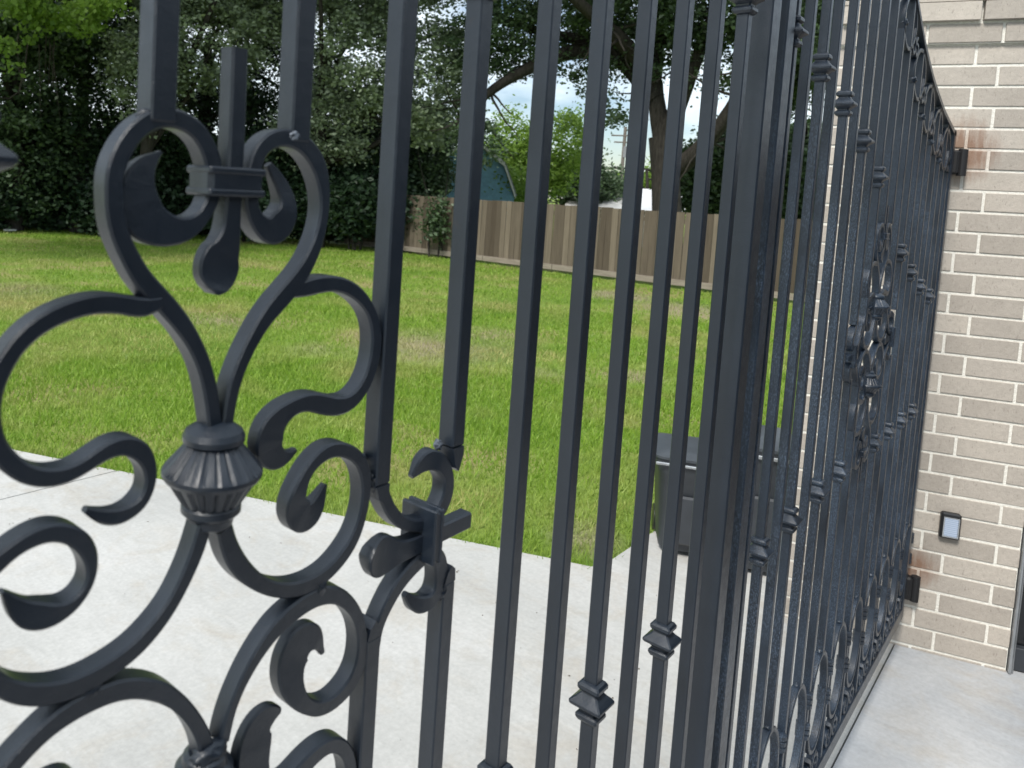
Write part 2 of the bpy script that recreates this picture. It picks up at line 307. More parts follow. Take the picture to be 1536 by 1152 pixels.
T = {
 'S1': [(0.518,-1.413,0.103),(0.483,-1.226,0.101),(0.432,-1.093,0.1),(0.37,-0.976,0.099),(0.291,-0.859,0.113),(0.194,-0.755,0.121),(0.092,-0.657,0.124),(0.022,-0.586,0.114),(-0.013,-0.543,0.117),(-0.072,-0.456,0.114),(-0.119,-0.365,0.105),(-0.156,-0.29,0.109),(-0.171,-0.201,0.111),(-0.177,-0.108,0.111),(-0.18,-0.042,0.11),(-0.175,0.015,0.105),(-0.15,0.081,0.109),(-0.115,0.149,0.11),(-0.062,0.22,0.108),(0.007,0.276,0.11),(0.089,0.31,0.107),(0.174,0.315,0.112),(0.248,0.297,0.105),(0.31,0.264,0.108),(0.353,0.231,0.112),(0.395,0.177,0.11),(0.43,0.114,0.12),(0.445,0.061,0.126),(0.462,-0.034,0.112),(0.452,-0.125,0.095),(0.413,-0.202,0.08),(0.352,-0.268,0.106),(0.293,-0.297,0.129),(0.225,-0.313,0.156),(0.16,-0.309,0.188),(0.098,-0.292,0.219),(0.051,-0.266,0.242),(0.013,-0.233,0.26),(-0.006,-0.201,0.267),(-0.022,-0.141,0.243),(-0.024,-0.072,0.218),(-0.002,-0.001,0.168),(0.035,0.047,0.12),(0.083,0.084,0.064),(0.121,0.121,0.014)],
 'S1b': [(0.136,-0.77,0.142),(0.033,-0.739,0.117),(-0.037,-0.72,0.106),(-0.117,-0.699,0.105),(-0.2,-0.689,0.11),(-0.257,-0.686,0.107),(-0.344,-0.695,0.105),(-0.422,-0.715,0.103),(-0.508,-0.745,0.102),(-0.583,-0.787,0.098),(-0.646,-0.84,0.096),(-0.692,-0.898,0.093),(-0.728,-0.957,0.098),(-0.758,-1.021,0.099),(-0.776,-1.087,0.096),(-0.783,-1.159,0.093),(-0.776,-1.252,0.087),(-0.751,-1.338,0.09),(-0.718,-1.398,0.098),(-0.67,-1.458,0.104),(-0.611,-1.511,0.097),(-0.545,-1.544,0.098),(-0.477,-1.563,0.096),(-0.409,-1.568,0.095),(-0.347,-1.559,0.087),(-0.277,-1.534,0.087),(-0.219,-1.506,0.091),(-0.15,-1.477,0.102),(-0.071,-1.474,0.105),(-0.012,-1.497,0.113),(0.048,-1.543,0.11),(0.099,-1.623,0.085),(0.107,-1.73,0.071),(0.077,-1.809,0.07),(0.014,-1.863,0.084),(-0.077,-1.888,0.1),(-0.144,-1.871,0.092),(-0.209,-1.839,0.069),(-0.264,-1.8,0.032)],
 'S2': [(0.626,-1.446,0.085),(0.636,-1.353,0.093),(0.662,-1.241,0.093),(0.704,-1.139,0.094),(0.754,-1.046,0.097),(0.821,-0.943,0.104),(0.889,-0.856,0.113),(0.965,-0.786,0.131),(1.059,-0.709,0.135),(1.159,-0.616,0.124),(1.229,-0.523,0.111),(1.28,-0.432,0.1),(1.312,-0.344,0.092),(1.334,-0.262,0.084),(1.342,-0.17,0.085),(1.342,-0.103,0.095),(1.327,-0.017,0.106),(1.299,0.069,0.125),(1.246,0.152,0.134),(1.169,0.225,0.128),(1.063,0.268,0.114),(0.948,0.277,0.113),(0.854,0.243,0.111),(0.797,0.194,0.107),(0.757,0.135,0.106),(0.737,0.063,0.109),(0.73,-0.018,0.103),(0.718,-0.12,0.107),(0.743,-0.207,0.104),(0.796,-0.28,0.113),(0.87,-0.318,0.172),(0.946,-0.308,0.205),(1.012,-0.258,0.208),(1.037,-0.17,0.151),(1.025,-0.102,0.113),(0.984,-0.028,0.112),(0.929,0.047,0.085),(0.888,0.098,0.046)],
 'S2b': [(1.088,-0.735,0.138),(1.213,-0.691,0.132),(1.359,-0.668,0.114),(1.474,-0.67,0.108),(1.577,-0.695,0.106),(1.684,-0.737,0.106),(1.78,-0.808,0.099),(1.849,-0.88,0.092),(1.898,-0.962,0.101),(1.924,-1.04,0.109),(1.935,-1.114,0.112),(1.931,-1.238,0.108),(1.891,-1.353,0.108),(1.832,-1.452,0.108),(1.752,-1.514,0.114),(1.665,-1.547,0.122),(1.567,-1.546,0.135),(1.46,-1.516,0.141),(1.371,-1.482,0.142),(1.29,-1.459,0.124),(1.203,-1.462,0.113),(1.12,-1.485,0.123),(1.05,-1.519,0.158),(0.994,-1.584,0.2),(0.964,-1.659,0.251),(0.967,-1.732,0.267),(0.99,-1.798,0.244),(1.043,-1.831,0.192),(1.128,-1.834,0.108),(1.215,-1.808,0.036)],
 'S3': [(0.481,-2.083,0.106),(0.469,-2.127,0.111),(0.446,-2.202,0.11),(0.411,-2.284,0.106),(0.356,-2.384,0.099),(0.295,-2.48,0.095),(0.225,-2.558,0.103),(0.138,-2.625,0.109),(0.052,-2.68,0.111),(-0.032,-2.709,0.112),(-0.158,-2.741,0.117),(-0.266,-2.75,0.12),(-0.369,-2.746,0.124),(-0.467,-2.721,0.122),(-0.559,-2.677,0.116),(-0.63,-2.634,0.11),(-0.695,-2.581,0.099),(-0.759,-2.502,0.094),(-0.819,-2.391,0.079),(-0.86,-2.265,0.073),(-0.876,-2.127,0.073),(-0.854,-2.004,0.11),(-0.798,-1.96,0.112),(-0.744,-1.938,0.103),(-0.697,-1.905,0.091),(-0.647,-1.879,0.089),(-0.58,-1.856,0.095),(-0.514,-1.845,0.1),(-0.442,-1.852,0.104),(-0.367,-1.884,0.096),(-0.296,-1.949,0.107),(-0.254,-2.017,0.092),(-0.234,-2.104,0.072),(-0.238,-2.168,0.057),(-0.268,-2.228,0.059),(-0.316,-2.275,0.072),(-0.379,-2.301,0.091),(-0.447,-2.299,0.13),(-0.511,-2.289,0.152),(-0.565,-2.263,0.147),(-0.605,-2.226,0.115),(-0.638,-2.18,0.084),(-0.677,-2.122,0.036),(-0.691,-2.104,0.016)],
 'S4': [(0.634,-2.148,0.117),(0.665,-2.263,0.125),(0.72,-2.365,0.136),(0.794,-2.474,0.132),(0.909,-2.583,0.102),(1.021,-2.664,0.102),(1.12,-2.711,0.102),(1.213,-2.743,0.107),(1.305,-2.762,0.111),(1.402,-2.769,0.116),(1.496,-2.756,0.112),(1.591,-2.732,0.112),(1.682,-2.681,0.112),(1.77,-2.616,0.112),(1.838,-2.538,0.101),(1.885,-2.429,0.088),(1.912,-2.305,0.09),(1.915,-2.199,0.1),(1.899,-2.09,0.114),(1.841,-1.987,0.104),(1.759,-1.914,0.101),(1.652,-1.86,0.104),(1.554,-1.841,0.111),(1.477,-1.847,0.111),(1.401,-1.878,0.107),(1.339,-1.923,0.095),(1.292,-1.973,0.101),(1.254,-2.046,0.123),(1.234,-2.108,0.151),(1.228,-2.154,0.191),(1.241,-2.198,0.218),(1.272,-2.247,0.222),(1.329,-2.283,0.213),(1.39,-2.279,0.195),(1.437,-2.241,0.162),(1.481,-2.181,0.112),(1.516,-2.117,0.066),(1.529,-2.096,0.038)],
 'S5': [(-0.691,-3.056,0.116),(-0.633,-3.018,0.107),(-0.552,-2.957,0.109),(-0.47,-2.916,0.113),(-0.393,-2.885,0.129),(-0.295,-2.868,0.126),(-0.157,-2.867,0.125),(-0.065,-2.875,0.128),(0.032,-2.904,0.122),(0.123,-2.948,0.117),(0.198,-2.997,0.119),(0.266,-3.05,0.109),(0.337,-3.122,0.099),(0.409,-3.211,0.094),(0.476,-3.317,0.093),(0.537,-3.432,0.097),(0.572,-3.54,0.106),(0.587,-3.644,0.112)],
 'S6': [(0.704,-3.558,0.084),(0.721,-3.462,0.089),(0.754,-3.358,0.076),(0.813,-3.247,0.079),(0.905,-3.121,0.102),(1.016,-3.024,0.113),(1.107,-2.963,0.133),(1.193,-2.928,0.146),(1.313,-2.894,0.135),(1.419,-2.881,0.143),(1.505,-2.882,0.142),(1.608,-2.906,0.135),(1.692,-2.953,0.116),(1.769,-3.013,0.109),(1.853,-3.103,0.094),(1.916,-3.207,0.102),(1.953,-3.311,0.098),(1.971,-3.43,0.112),(1.967,-3.541,0.123),(1.935,-3.634,0.144),(1.865,-3.704,0.131),(1.769,-3.745,0.118),(1.655,-3.769,0.114),(1.548,-3.746,0.116),(1.447,-3.68,0.103),(1.362,-3.607,0.123),(1.304,-3.517,0.173),(1.272,-3.421,0.221),(1.264,-3.333,0.257),(1.29,-3.253,0.315),(1.338,-3.202,0.322),(1.402,-3.18,0.284),(1.474,-3.19,0.206),(1.525,-3.237,0.117),(1.569,-3.309,0.054),(1.593,-3.357,0.044)],
 'S7': [(0.965,-3.862,0.293),(0.973,-3.77,0.31),(0.985,-3.69,0.306),(1.016,-3.622,0.28),(1.067,-3.6,0.227),(1.138,-3.602,0.148),(1.206,-3.624,0.037)],
 'S8': [(1.418,-4.092,0.133),(1.528,-4.053,0.106),(1.611,-4.047,0.113),(1.694,-4.07,0.114),(1.793,-4.144,0.113),(1.854,-4.238,0.124),(1.883,-4.317,0.143)],
 'F1': [(2.052,-2.134,0.148),(2.086,-2.228,0.121),(2.138,-2.37,0.118),(2.218,-2.482,0.11),(2.339,-2.592,0.105),(2.463,-2.654,0.096),(2.605,-2.693,0.102),(2.725,-2.691,0.111),(2.823,-2.654,0.133),(2.899,-2.582,0.154),(2.942,-2.473,0.141),(2.93,-2.36,0.133),(2.868,-2.269,0.143),(2.782,-2.205,0.143),(2.689,-2.151,0.193),(2.594,-2.191,0.154),(2.545,-2.241,0.107),(2.494,-2.277,0.04)],
 'F2': [(2.094,-3.512,0.159),(2.128,-3.387,0.107),(2.164,-3.319,0.108),(2.247,-3.203,0.124),(2.325,-3.131,0.125),(2.423,-3.051,0.143),(2.551,-3.003,0.137),(2.684,-2.968,0.132),(2.765,-2.961,0.113),(2.836,-3.004,0.13),(2.888,-3.081,0.163),(2.914,-3.158,0.179),(2.913,-3.268,0.157),(2.876,-3.358,0.134),(2.783,-3.405,0.123),(2.671,-3.399,0.158),(2.578,-3.332,0.113),(2.505,-3.246,0.052)],
 'P1': [(0.587,0.756,0.116),(0.597,0.264,0.122),(0.585,-0.127,0.114),(0.591,-0.325,0.115),(0.56,-0.408,0.203),(0.537,-0.458,0.268),(0.523,-0.502,0.297),(0.517,-0.555,0.296),(0.515,-0.61,0.256),(0.506,-0.664,0.151),(0.499,-0.689,0.029)],
 'P2': [(1.992,-2.779,0.037),(2.014,-2.781,0.186),(2.079,-2.798,0.308),(2.158,-2.808,0.352),(2.239,-2.82,0.299),(2.323,-2.829,0.201),(2.392,-2.842,0.155),(2.653,-2.837,0.161),(2.871,-2.827,0.15),(3.263,-2.825,0.145)],
}
# ---------------------------------------------------------------- gate ironwork
GRP = (0, 0, H)
def catmull(P, sub=4):
    P = [np.array(p, float) for p in P]
    Q = [P[0]] + [(P[i - 1] + 2 * P[i] + P[i + 1]) / 4 for i in range(1, len(P) - 1)] + [P[-1]]
    P = Q; o = []
    for i in range(len(P) - 1):
        a, b, c, d = P[max(i - 1, 0)], P[i], P[i + 1], P[min(i + 2, len(P) - 1)]
        for k in range(sub):
            t = k / sub
            o.append(.5 * (2 * b + (c - a) * t + (2 * a - 5 * b + 4 * c - d) * t * t + (3 * b - a - 3 * c + d) * t ** 3))
    return o + [P[-1]]
def ribbon(path, y0=.006, y1=.150, ch=.014, sub=4, taper=True, wmin=.02):
    """flat forged strip along (x, z, width) in the gate's plane, chamfered, closed at its ends"""
    P = catmull(path, sub); n = len(P); v = []; f = []
    L = [0.0]
    for i in range(1, n): L.append(L[-1] + math.hypot(P[i][0] - P[i - 1][0], P[i][1] - P[i - 1][1]))
    for i, p in enumerate(P):
        a = P[max(i - 1, 0)]; b = P[min(i + 1, n - 1)]
        tx, tz = b[0] - a[0], b[1] - a[1]; l = math.hypot(tx, tz) or 1; nx, nz = -tz / l, tx / l
        hw = max(p[2], wmin) / 2; c = min(ch, hw * .5)
        ym = (y0 + y1) / 2; k = 1.0
        if taper: k = .35 + .65 * min(1.0, (L[-1] - L[i]) / .34)
        # broad hammered leaves are thinner than the bar they are drawn from
        k *= 1.0 - .35 * max(0.0, min(1.0, (hw - .07) / .09))
        a0, a1 = ym + (y0 - ym) * k, ym + (y1 - ym) * k
        for (u, y) in ((-hw + c, a0), (hw - c, a0), (hw, a0 + c), (hw, a1 - c), (hw - c, a1), (-hw + c, a1), (-hw, a1 - c), (-hw, a0 + c)):
            v.append((p[0] + nx * u, y, p[1] + nz * u))
    for i in range(n - 1):
        for k in range(8): f.append((i * 8 + k, i * 8 + (k + 1) % 8, (i + 1) * 8 + (k + 1) % 8, (i + 1) * 8 + k))
    f += [tuple(range(8))[::-1], tuple((n - 1) * 8 + k for k in range(8))]
    return v, f
def scl(v): return [(x * S, y * S, z * S) for x, y, z in v]
def gobj(name, v, f, mat, parent, smooth=32):
    b = MB(); b.add(scl(v), f); return b.build(name, mat, parent, smooth)
def gbox(name, a, b_, mat, parent, ch=.014):
    b = MB(); b.box([q * S for q in a], [q * S for q in b_], ch * S); return b.build(name, mat, parent)
BW = .16
def blob(name, c, r, mat, parent, seed=0, sq=(1, 1, 1)):
    bm = bmesh.new(); bmesh.ops.create_icosphere(bm, subdivisions=3, radius=1)
    rr = random.Random(seed); ph = [rr.uniform(0, 6) for _ in range(6)]
    for v_ in bm.verts:
        d = 1 + .16 * math.sin(5 * v_.co.x + ph[0]) * math.sin(6 * v_.co.z + ph[1]) + .12 * math.sin(11 * v_.co.y + 9 * v_.co.z + ph[2])
        v_.co = Vector((v_.co.x * sq[0], v_.co.y * sq[1], v_.co.z * sq[2])) * d * r * S + Vector(c) * S
    m_ = bpy.data.meshes.new(name); bm.to_mesh(m_); bm.free(); m_.materials.append(mat)
    m_.polygons.foreach_set('use_smooth', [True] * len(m_.polygons)); return obj(name, m_, parent)
# square knuckle collar: stacked square mouldings
def collar_mesh(mat, k=.91):
    prof = [(.086, .262), (.125, .245), (.146, .215), (.146, .175), (.128, .150), (.106, .140), (.108, .118), (.150, .07), (.200, .030), (.214, .010), (.214, -.016),
            (.200, -.034), (.15, -.062), (.110, -.10), (.106, -.122), (.130, -.135), (.146, -.155), (.146, -.19), (.125, -.225), (.086, -.24)]
    v = []; f = []; n = 12
    for h, z in prof:
        h = max(h * k, .083); z *= .96
        c = min(.018, h * .2)
        ring = [(-h + c, -h), (0, -h), (h - c, -h), (h, -h + c), (h, 0), (h, h - c), (h - c, h), (0, h), (-h + c, h), (-h, h - c), (-h, 0), (-h, -h + c)]
        v += [(x, y, z) for x, y in ring]
    for i in range(len(prof) - 1):
        for k in range(n): f.append((i * n + k, (i + 1) * n + k, (i + 1) * n + (k + 1) % n, i * n + (k + 1) % n))
    f += [tuple(range(n)), tuple((len(prof) - 1) * n + k for k in range(n))[::-1]]
    m_ = mesh('collar', scl(v), f, mat, 24)
    bm = bmesh.new(); bm.from_mesh(m_); bmesh.ops.recalc_face_normals(bm, faces=bm.faces); bm.to_mesh(m_); bm.free(); m_.set_sharp_from_angle(angle=R(24)); return m_
def bar(parent, x, z0, z1, mat, cm=None, cz=None):
    b = MB(); b.box((x * S, 0, z0 * S), ((x + BW) * S, BW * S, z1 * S), .012 * S)
    o = b.build('bar', mat, parent)
    for z in (cz or []):
        obj('collar', cm, o, loc=((x + BW / 2) * S, BW / 2 * S, z * S))
    return o
def hub(parent, x, z, mat, flip=1):
    """fluted baluster knob between two mouldings, axis upright"""
    p = [(.06, .31, 0), (.12, .295, 0), (.165, .265, 0), (.20, .242, 0), (.218, .205, 0), (.215, .170, 0), (.19, .150, 0), (.20, .145, 1), (.335, -.005, 1), (.350, -.03, 0),
         (.350, -.055, 0), (.33, -.085, 0), (.315, -.088, 1), (.215, -.245, 1), (.195, -.25, 0), (.21, -.27, 0), (.21, -.31, 0), (.185, -.335, 0), (.165, -.35, 0), (.155, -.40, 0), (.12, -.43, 0)]
    p = [(r, z_ * flip, fl) for r, z_, fl in p]
    b = MB(); k = .875; b.lathe([(r * S * k, z_ * S * (k + .03), fl) for r, z_, fl in p], (x * S, .08 * S, z * S), 84, 1); return b.build('knob', mat, parent, 24)
def tr(path, fx=None, fz=None, sc_=1.0, o=(0, 0)):
    q = []
    for x, z, w_ in path:
        if fx is not None: x = 2 * fx - x
        if fz is not None: z = 2 * fz - z
        q.append((o[0] + (x - .55) * sc_, o[1] + (z + 2.81) * sc_, w_ * sc_))
    return q
T['S1'] = [(.545, -1.56, .10)] + T['S1']; T['S2'] = [(.610, -1.57, .085)] + T['S2']; T['S1b'] = [(.125, -.705, .07)] + T['S1b'][1:]; T['S2b'] = [(1.07, -.715, .07)] + T['S2b'][1:22] + [(1.055,-1.52,.16),(.995,-1.58,.21),(.968,-1.655,.24),(.98,-1.735,.235),(1.03,-1.795,.19),(1.105,-1.825,.125),(1.18,-1.82,.07),(1.235,-1.79,.035)]
Z0 = -2.81; XC = .55
S2b_low = [(x, 2 * Z0 - z, w_) for x, z, w_ in T['S2b'][:21]] + [(1.12, -4.13, .13), (1.03, -4.06, .19), (.98, -3.95, .26), (.965, -3.83, .30), (.985, -3.71, .30), (1.02, -3.64, .27), (1.07, -3.60, .22), (1.14, -3.595, .14), (1.21, -3.615, .05)]
S5_full = [(x, z, w_) for x, z, w_ in T['S5'][::-1]] + [(-.80, -3.19, .1), (-.88, -3.34, .1), (-.90, -3.50, .1), (-.86, -3.64, .1), (-.74, -3.74, .1), (-.56, -3.79, .1), (-.40, -3.77, .1), (-.28, -3.68, .1), (-.24, -3.55, .1), (-.26, -3.40, .11), (-.34, -3.27, .15), (-.46, -3.24, .16), (-.56, -3.30, .12), (-.62, -3.38, .05)]
def spear(parent, horizontal, x, z, mat, s=1.0, flip=1, sc_=1.0):
    """square bar drawn out into a round paddle"""
    P = T['P2'] if horizontal else T['P1']
    pts = P
    return pts
def clamp_band(parent, c, hx, hz, y0, y1, mat, vertical):
    b = MB(); x, z = c
    b.box(((x - hx) * S, y0 * S, (z - hz) * S), ((x + hx) * S, y1 * S, (z + hz) * S), .03 * S)
    r = .022
    if vertical:
        for sx in (-1, 1): b.box(((x + sx * (hx - .02) - r) * S, (y0 - .008) * S, (z - hz - .006) * S), ((x + sx * (hx - .02) + r) * S, (y1 + .008) * S, (z + hz + .006) * S), .012 * S)
    else:
        for sz in (-1, 1): b.box(((x - hx - .006) * S, (y0 - .008) * S, (z + sz * (hz - .015) - r) * S), ((x + hx + .006) * S, (y1 + .008) * S, (z + sz * (hz - .015) + r) * S), .012 * S)
    return b.build('clamp', mat, parent, 30)
def medallion_A(g, mat):
    a = lambda name, path, **k: gobj(name, *ribbon(path, **k), mat, g)
    a('scroll', T['S1'], y0=.010, y1=.152); a('scroll', T['S1b'], y0=.004, y1=.146); a('scroll', T['S2']); a('scroll', T['S2b'], y0=.008, y1=.150)
    a('scroll', T['S3']); a('scroll', T['S4']); a('scroll', S5_full); a('scroll', T['S6']); a('scroll', S2b_low, y0=.008, y1=.150)
    a('scroll', [(2 * XC - x, z, w_) for x, z, w_ in S2b_low], y0=.008, y1=.150)
    a('scroll', T['F1']); a('scroll', T['F2'])
    a('scroll', [(2 * XC - x, z, w_) for x, z, w_ in T['F1']]); a('scroll', [(2 * XC - x, z, w_) for x, z, w_ in T['F2']])
    # lower heart, below the picture
    for q in (T['S1'], T['S2']): a('scroll', [(x, 2 * Z0 - z, w_) for x, z, w_ in q])
    hub(g, .568, -1.745, mat); hub(g, .60, -3.98, mat, -1)
    p1 = [((l + r_) / 2, z, w_) for l, r_, z, w_ in ()]
    a('paddle', T['P1'], y0=.0, y1=.13, taper=False); a('paddle', [(x, 2 * Z0 - z, w_) for x, z, w_ in T['P1']], y0=.0, y1=.13, taper=False)
    a('paddle', T['P2'], y0=.0, y1=.13, taper=False); a('paddle', [(2 * XC - x, z, w_) for x, z, w_ in T['P2']], y0=.0, y1=.13, taper=False)
    clamp_band(g, (.575, -.022), .20, .078, -.045, .19, mat, False); clamp_band(g, (.575, -5.6), .20, .078, -.045, .19, mat, False)
    clamp_band(g, (2.67, -2.765), .060, .22, -.10, .24, mat, True); clamp_band(g, (-1.70, -2.83), .065, .27, -.05, .20, mat, True)
    W = MAT['weld']
    blob('weld', (1.035, .02, .285), 0.042, W, g, 3, (1.1, .8, .8)); blob('weld', (.05, .07, .30), 0.072, mat, g, 4, (1.2, .9, .7))
    blob('weld', (.60, .03, -3.58), 0.094, mat, g, 5, (1.3, .8, .7)); blob('weld', (-.22, .05, -2.815), 0.065, mat, g, 6, (1.2, .8, .6)); blob('weld', (1.50, .04, -2.825), 0.061, mat, g, 7, (.9, .8, 1))
    blob('weld', (2.03, .07, -2.20), 0.061, mat, g, 8, (1, 1, 1.4)); blob('weld', (1.965, .13, -2.02), 0.032, W, g, 9); blob('weld', (2.855, .10, -2.10), 0.043, W, g, 10, (.9, .8, 1.1))
    blob('weld', (2.95, .05, -3.36), 0.061, mat, g, 11, (1, .9, 1.5)); blob('weld', (2.03, .05, -3.42), 0.050, mat, g, 12, (.9, .9, 1.4)); blob('weld', (.08, .05, -.70), 0.050, mat, g, 13, (1.3, .8, .6))
    # each cut bar is drawn to a point where it meets its scroll
    def wedge(pts):
        n = len(pts); v = [(x, -.002, z) for x, z in pts] + [(x, .158, z) for x, z in pts]
        gobj('bar_point', v, [tuple(range(n)), tuple(n + k for k in range(n))[::-1]] + [(k, (k + 1) % n, n + (k + 1) % n, n + k) for k in range(n)], mat, g)
    wedge([(2.935, -2.125), (3.083, -2.125), (3.083, -2.20), (3.03, -2.335), (2.985, -2.30), (2.955, -2.19)])
    wedge([(2.005, -2.225), (2.153, -2.225), (2.15, -2.29), (2.115, -2.36), (2.04, -2.33)])
    wedge([(2.935, -3.295), (2.975, -3.20), (3.03, -3.15), (3.075, -3.19), (3.083, -3.295)])
    wedge([(2.005, -3.415), (2.03, -3.33), (2.09, -3.28), (2.14, -3.34), (2.153, -3.415)])
def medallion_B(g, mat, cx, cz, k):
    for fx in (None, XC):
        def a(name, path, **kw): gobj(name, *ribbon(tr(path, fx=fx, sc_=k, o=(cx, cz)), ch=.012, sub=3, **kw), mat, g)
        for q in ('S2', 'S2b', 'S4', 'F1', 'F2'): a('scroll', T[q])
        for q in ('S2', 'S2b', 'S4'): gobj('scroll', *ribbon(tr(T[q], fx=fx, fz=Z0, sc_=k, o=(cx, cz)), ch=.012, sub=3), mat, g)
        a('paddle', T['P2'], taper=False)
        clamp_band(g, (cx + (2.25 if fx is None else -2.25) * k, cz), .065, .25, -.05, .20, mat, True)
    gobj('paddle', *ribbon(tr(T['P1'], sc_=k, o=(cx, cz)), ch=.012, taper=False), mat, g)
    gobj('paddle', *ribbon(tr(T['P1'], fz=Z0, sc_=k, o=(cx, cz)), ch=.012, taper=False), mat, g)
    for s_ in (1, -1):
        hub(g, cx, cz + s_ * 1.06 * k, mat, s_); clamp_band(g, (cx, cz + s_ * 2.79 * k), .18, .075, -.045, .19, mat, False)

def ztop(x):      # underside of the swept top rail of the right leaf
    X = [10.2, 11, 13, 15, 17, 18.9, 20.33, 21.71, 23.63, 25.95, 28.65]; Z = [9.7, 9.6, 9.1, 8.3, 7.2, 6.0, 5.07, 4.37, 3.67, 3.09, 2.65]
    return float(np.interp(x, X, Z)) - .12
def top_rail(g, mat, x0, x1, mirror=None):
    xs = np.linspace(x0, x1, 60); v = []; f = []
    zz = np.array([ztop(q) for q in xs]); ker = np.array([1, 2, 3, 2, 1]) / 9.; zz[2:-2] = np.convolve(zz, ker, 'valid')
    for x, z in zip(xs, zz):
        if mirror is not None: x = 2 * mirror - x
        v += [(x, -.03, z + .0), (x, -.03, z + .13), (x, .22, z + .13), (x, .22, z + .0)]
    for i in range(len(xs) - 1):
        for k in range(4): f.append((i * 4 + k, i * 4 + (k + 1) % 4, (i + 1) * 4 + (k + 1) % 4, (i + 1) * 4 + k))
    f += [(0, 1, 2, 3), tuple(len(v) - 4 + k for k in range(4))]
    gobj('top_rail', v, f, mat, g)
def ellipse(cx, cz, rx, rz, n=18, a0=0, a1=360, w0=.10, w1=.10):
    return [(cx + rx * math.cos(R(a0 + (a1 - a0) * i / n)), cz + rz * math.sin(R(a0 + (a1 - a0) * i / n)), w0 + (w1 - w0) * i / n) for i in range(n + 1)]
def curl(cx, cz, r, s, a0=90, turns=1.35, w=.09):
    n = 16; return [(cx + s * r * (1 - .68 * i / n) * math.cos(R(a0 + 360 * turns * i / n)), cz + r * (1 - .68 * i / n) * math.sin(R(a0 + 360 * turns * i / n)), w) for i in range(n + 1)]
def panel_top(g, mat, centres, half, zt, mx=None):
    X = (lambda x: x) if mx is None else (lambda x: 2 * mx - x)
    for c in centres:
        z = zt(c); gobj('ring', *ribbon(ellipse(X(c), z - .72, half * .86, .62), y0=.0, y1=.15, taper=False, sub=2), mat, g)
        for s_ in (-1, 1):
            gobj('curl', *ribbon(curl(X(c + half) + s_ * .2, z - 1.15, .24, s_), y0=.0, y1=.15, sub=2), mat, g)
def panel_bottom(g, mat, centres, half, zr, mx=None):
    X = (lambda x: x) if mx is None else (lambda x: 2 * mx - x)
    dz = zr + 12.95
    for c in centres:
        gobj('ring', *ribbon(ellipse(X(c), -11.05 + dz, half * .80, 1.18), y0=.0, y1=.15, taper=False, sub=2), mat, g)
        for s_ in (-1, 1): gobj('curl', *ribbon(curl(X(c) + s_ * .33, -12.6 + dz, .30, s_, 100), y0=.0, y1=.15, sub=2), mat, g)
        for z in (-10.55, -11.25):
            for e in (1,):
                b = MB(); pr = [(.10, -.22), (.14, -.20), (.14, -.12), (.115, -.10), (.14, -.08), (.14, -.0), (.115, .02), (.14, .04), (.14, .12), (.10, .14)]
                b.lathe([(r * S, zz * S) for r, zz in pr], (X(c + half + .02) * S, .08 * S, (z + dz) * S), 12); b.build('ferrule', mat, g, 30)

def gate_leaf(label):
    g = empty('gate_leaf', (0, 0, H), label, 'gate', 'the two leaves of the iron driveway gate'); return g
# left, near leaf -------------------------------------------------------------
IR = MAT['iron']; CM = collar_mesh(IR)
GA = gate_leaf('near black iron gate leaf with large curling scrolls around a central knob')
medallion_A(GA, IR)
MXA = .55
zA = lambda x: 9.3 - .052 * (9.9 - x) ** 1.9 if x > MXA else 9.3 - .052 * (9.9 - x) ** 1.9
AX = {n: n + .0 for n in range(-8, 10)}; AX[0] = .0107; AX[1] = 1.0108; AX[2] = 1.999; AX[3] = 2.929; AX[-1] = -1.0; AX[-2] = -1.95
for n, x in AX.items():
    zt_ = 5.2 + .42 * (x + 9) * .55
    if n in (0, 1): bar(GA, x, .28 if n == 0 else .25, zt_, IR); bar(GA, x, -12.9, -5.9, IR)
    elif n in (2, -1):
        bar(GA, x, -2.22, zt_, IR, CM, [.03] if n == -1 else None); bar(GA, x, -12.9, -3.42, IR)
    elif n in (3, -2):
        bar(GA, x, -2.12, zt_, IR, CM, [1.76] if n == 3 else [1.6]); bar(GA, x, -12.9, -3.30, IR)
    elif n % 2: bar(GA, x, -12.9, zt_, IR, CM, [{5: 2.28, 7: 2.62, 9: 2.80}.get(n, 1.9)])
    else: bar(GA, x, -12.9, zt_, IR, CM, [{4: -5.75, 6: -5.79, 8: -5.84}.get(n, -5.6)])
gbox('stile', (9.79, -.06, -13.36), (10.16, .24, 9.2), IR, GA, .02); gbox('stile', (-9.06, -.06, -13.36), (-8.7, .24, 5.3), IR, GA, .02)
gbox('bottom_rail', (-8.69, -.06, -13.36), (9.785, .24, -12.92), IR, GA, .02)
v_ = []; f_ = []
for i in range(41):
    x = -8.69 + 18.47 * i / 40; z = 5.2 + .42 * (x + 9) * .55
    v_ += [(x, -.05, z), (x, -.05, z + .13), (x, .22, z + .13), (x, .22, z)]
for i in range(40):
    for k in range(4): f_.append((i * 4 + k, i * 4 + (k + 1) % 4, (i + 1) * 4 + (k + 1) % 4, (i + 1) * 4 + k))
f_ += [(0, 1, 2, 3), tuple(len(v_) - 4 + k for k in range(4))]
gobj('top_rail', v_, f_, IR, GA)
panel_bottom(GA, IR, [3.5 + 2 * i for i in range(3)] + [-2.5 - 2 * i for i in range(3)], .95, -12.95)

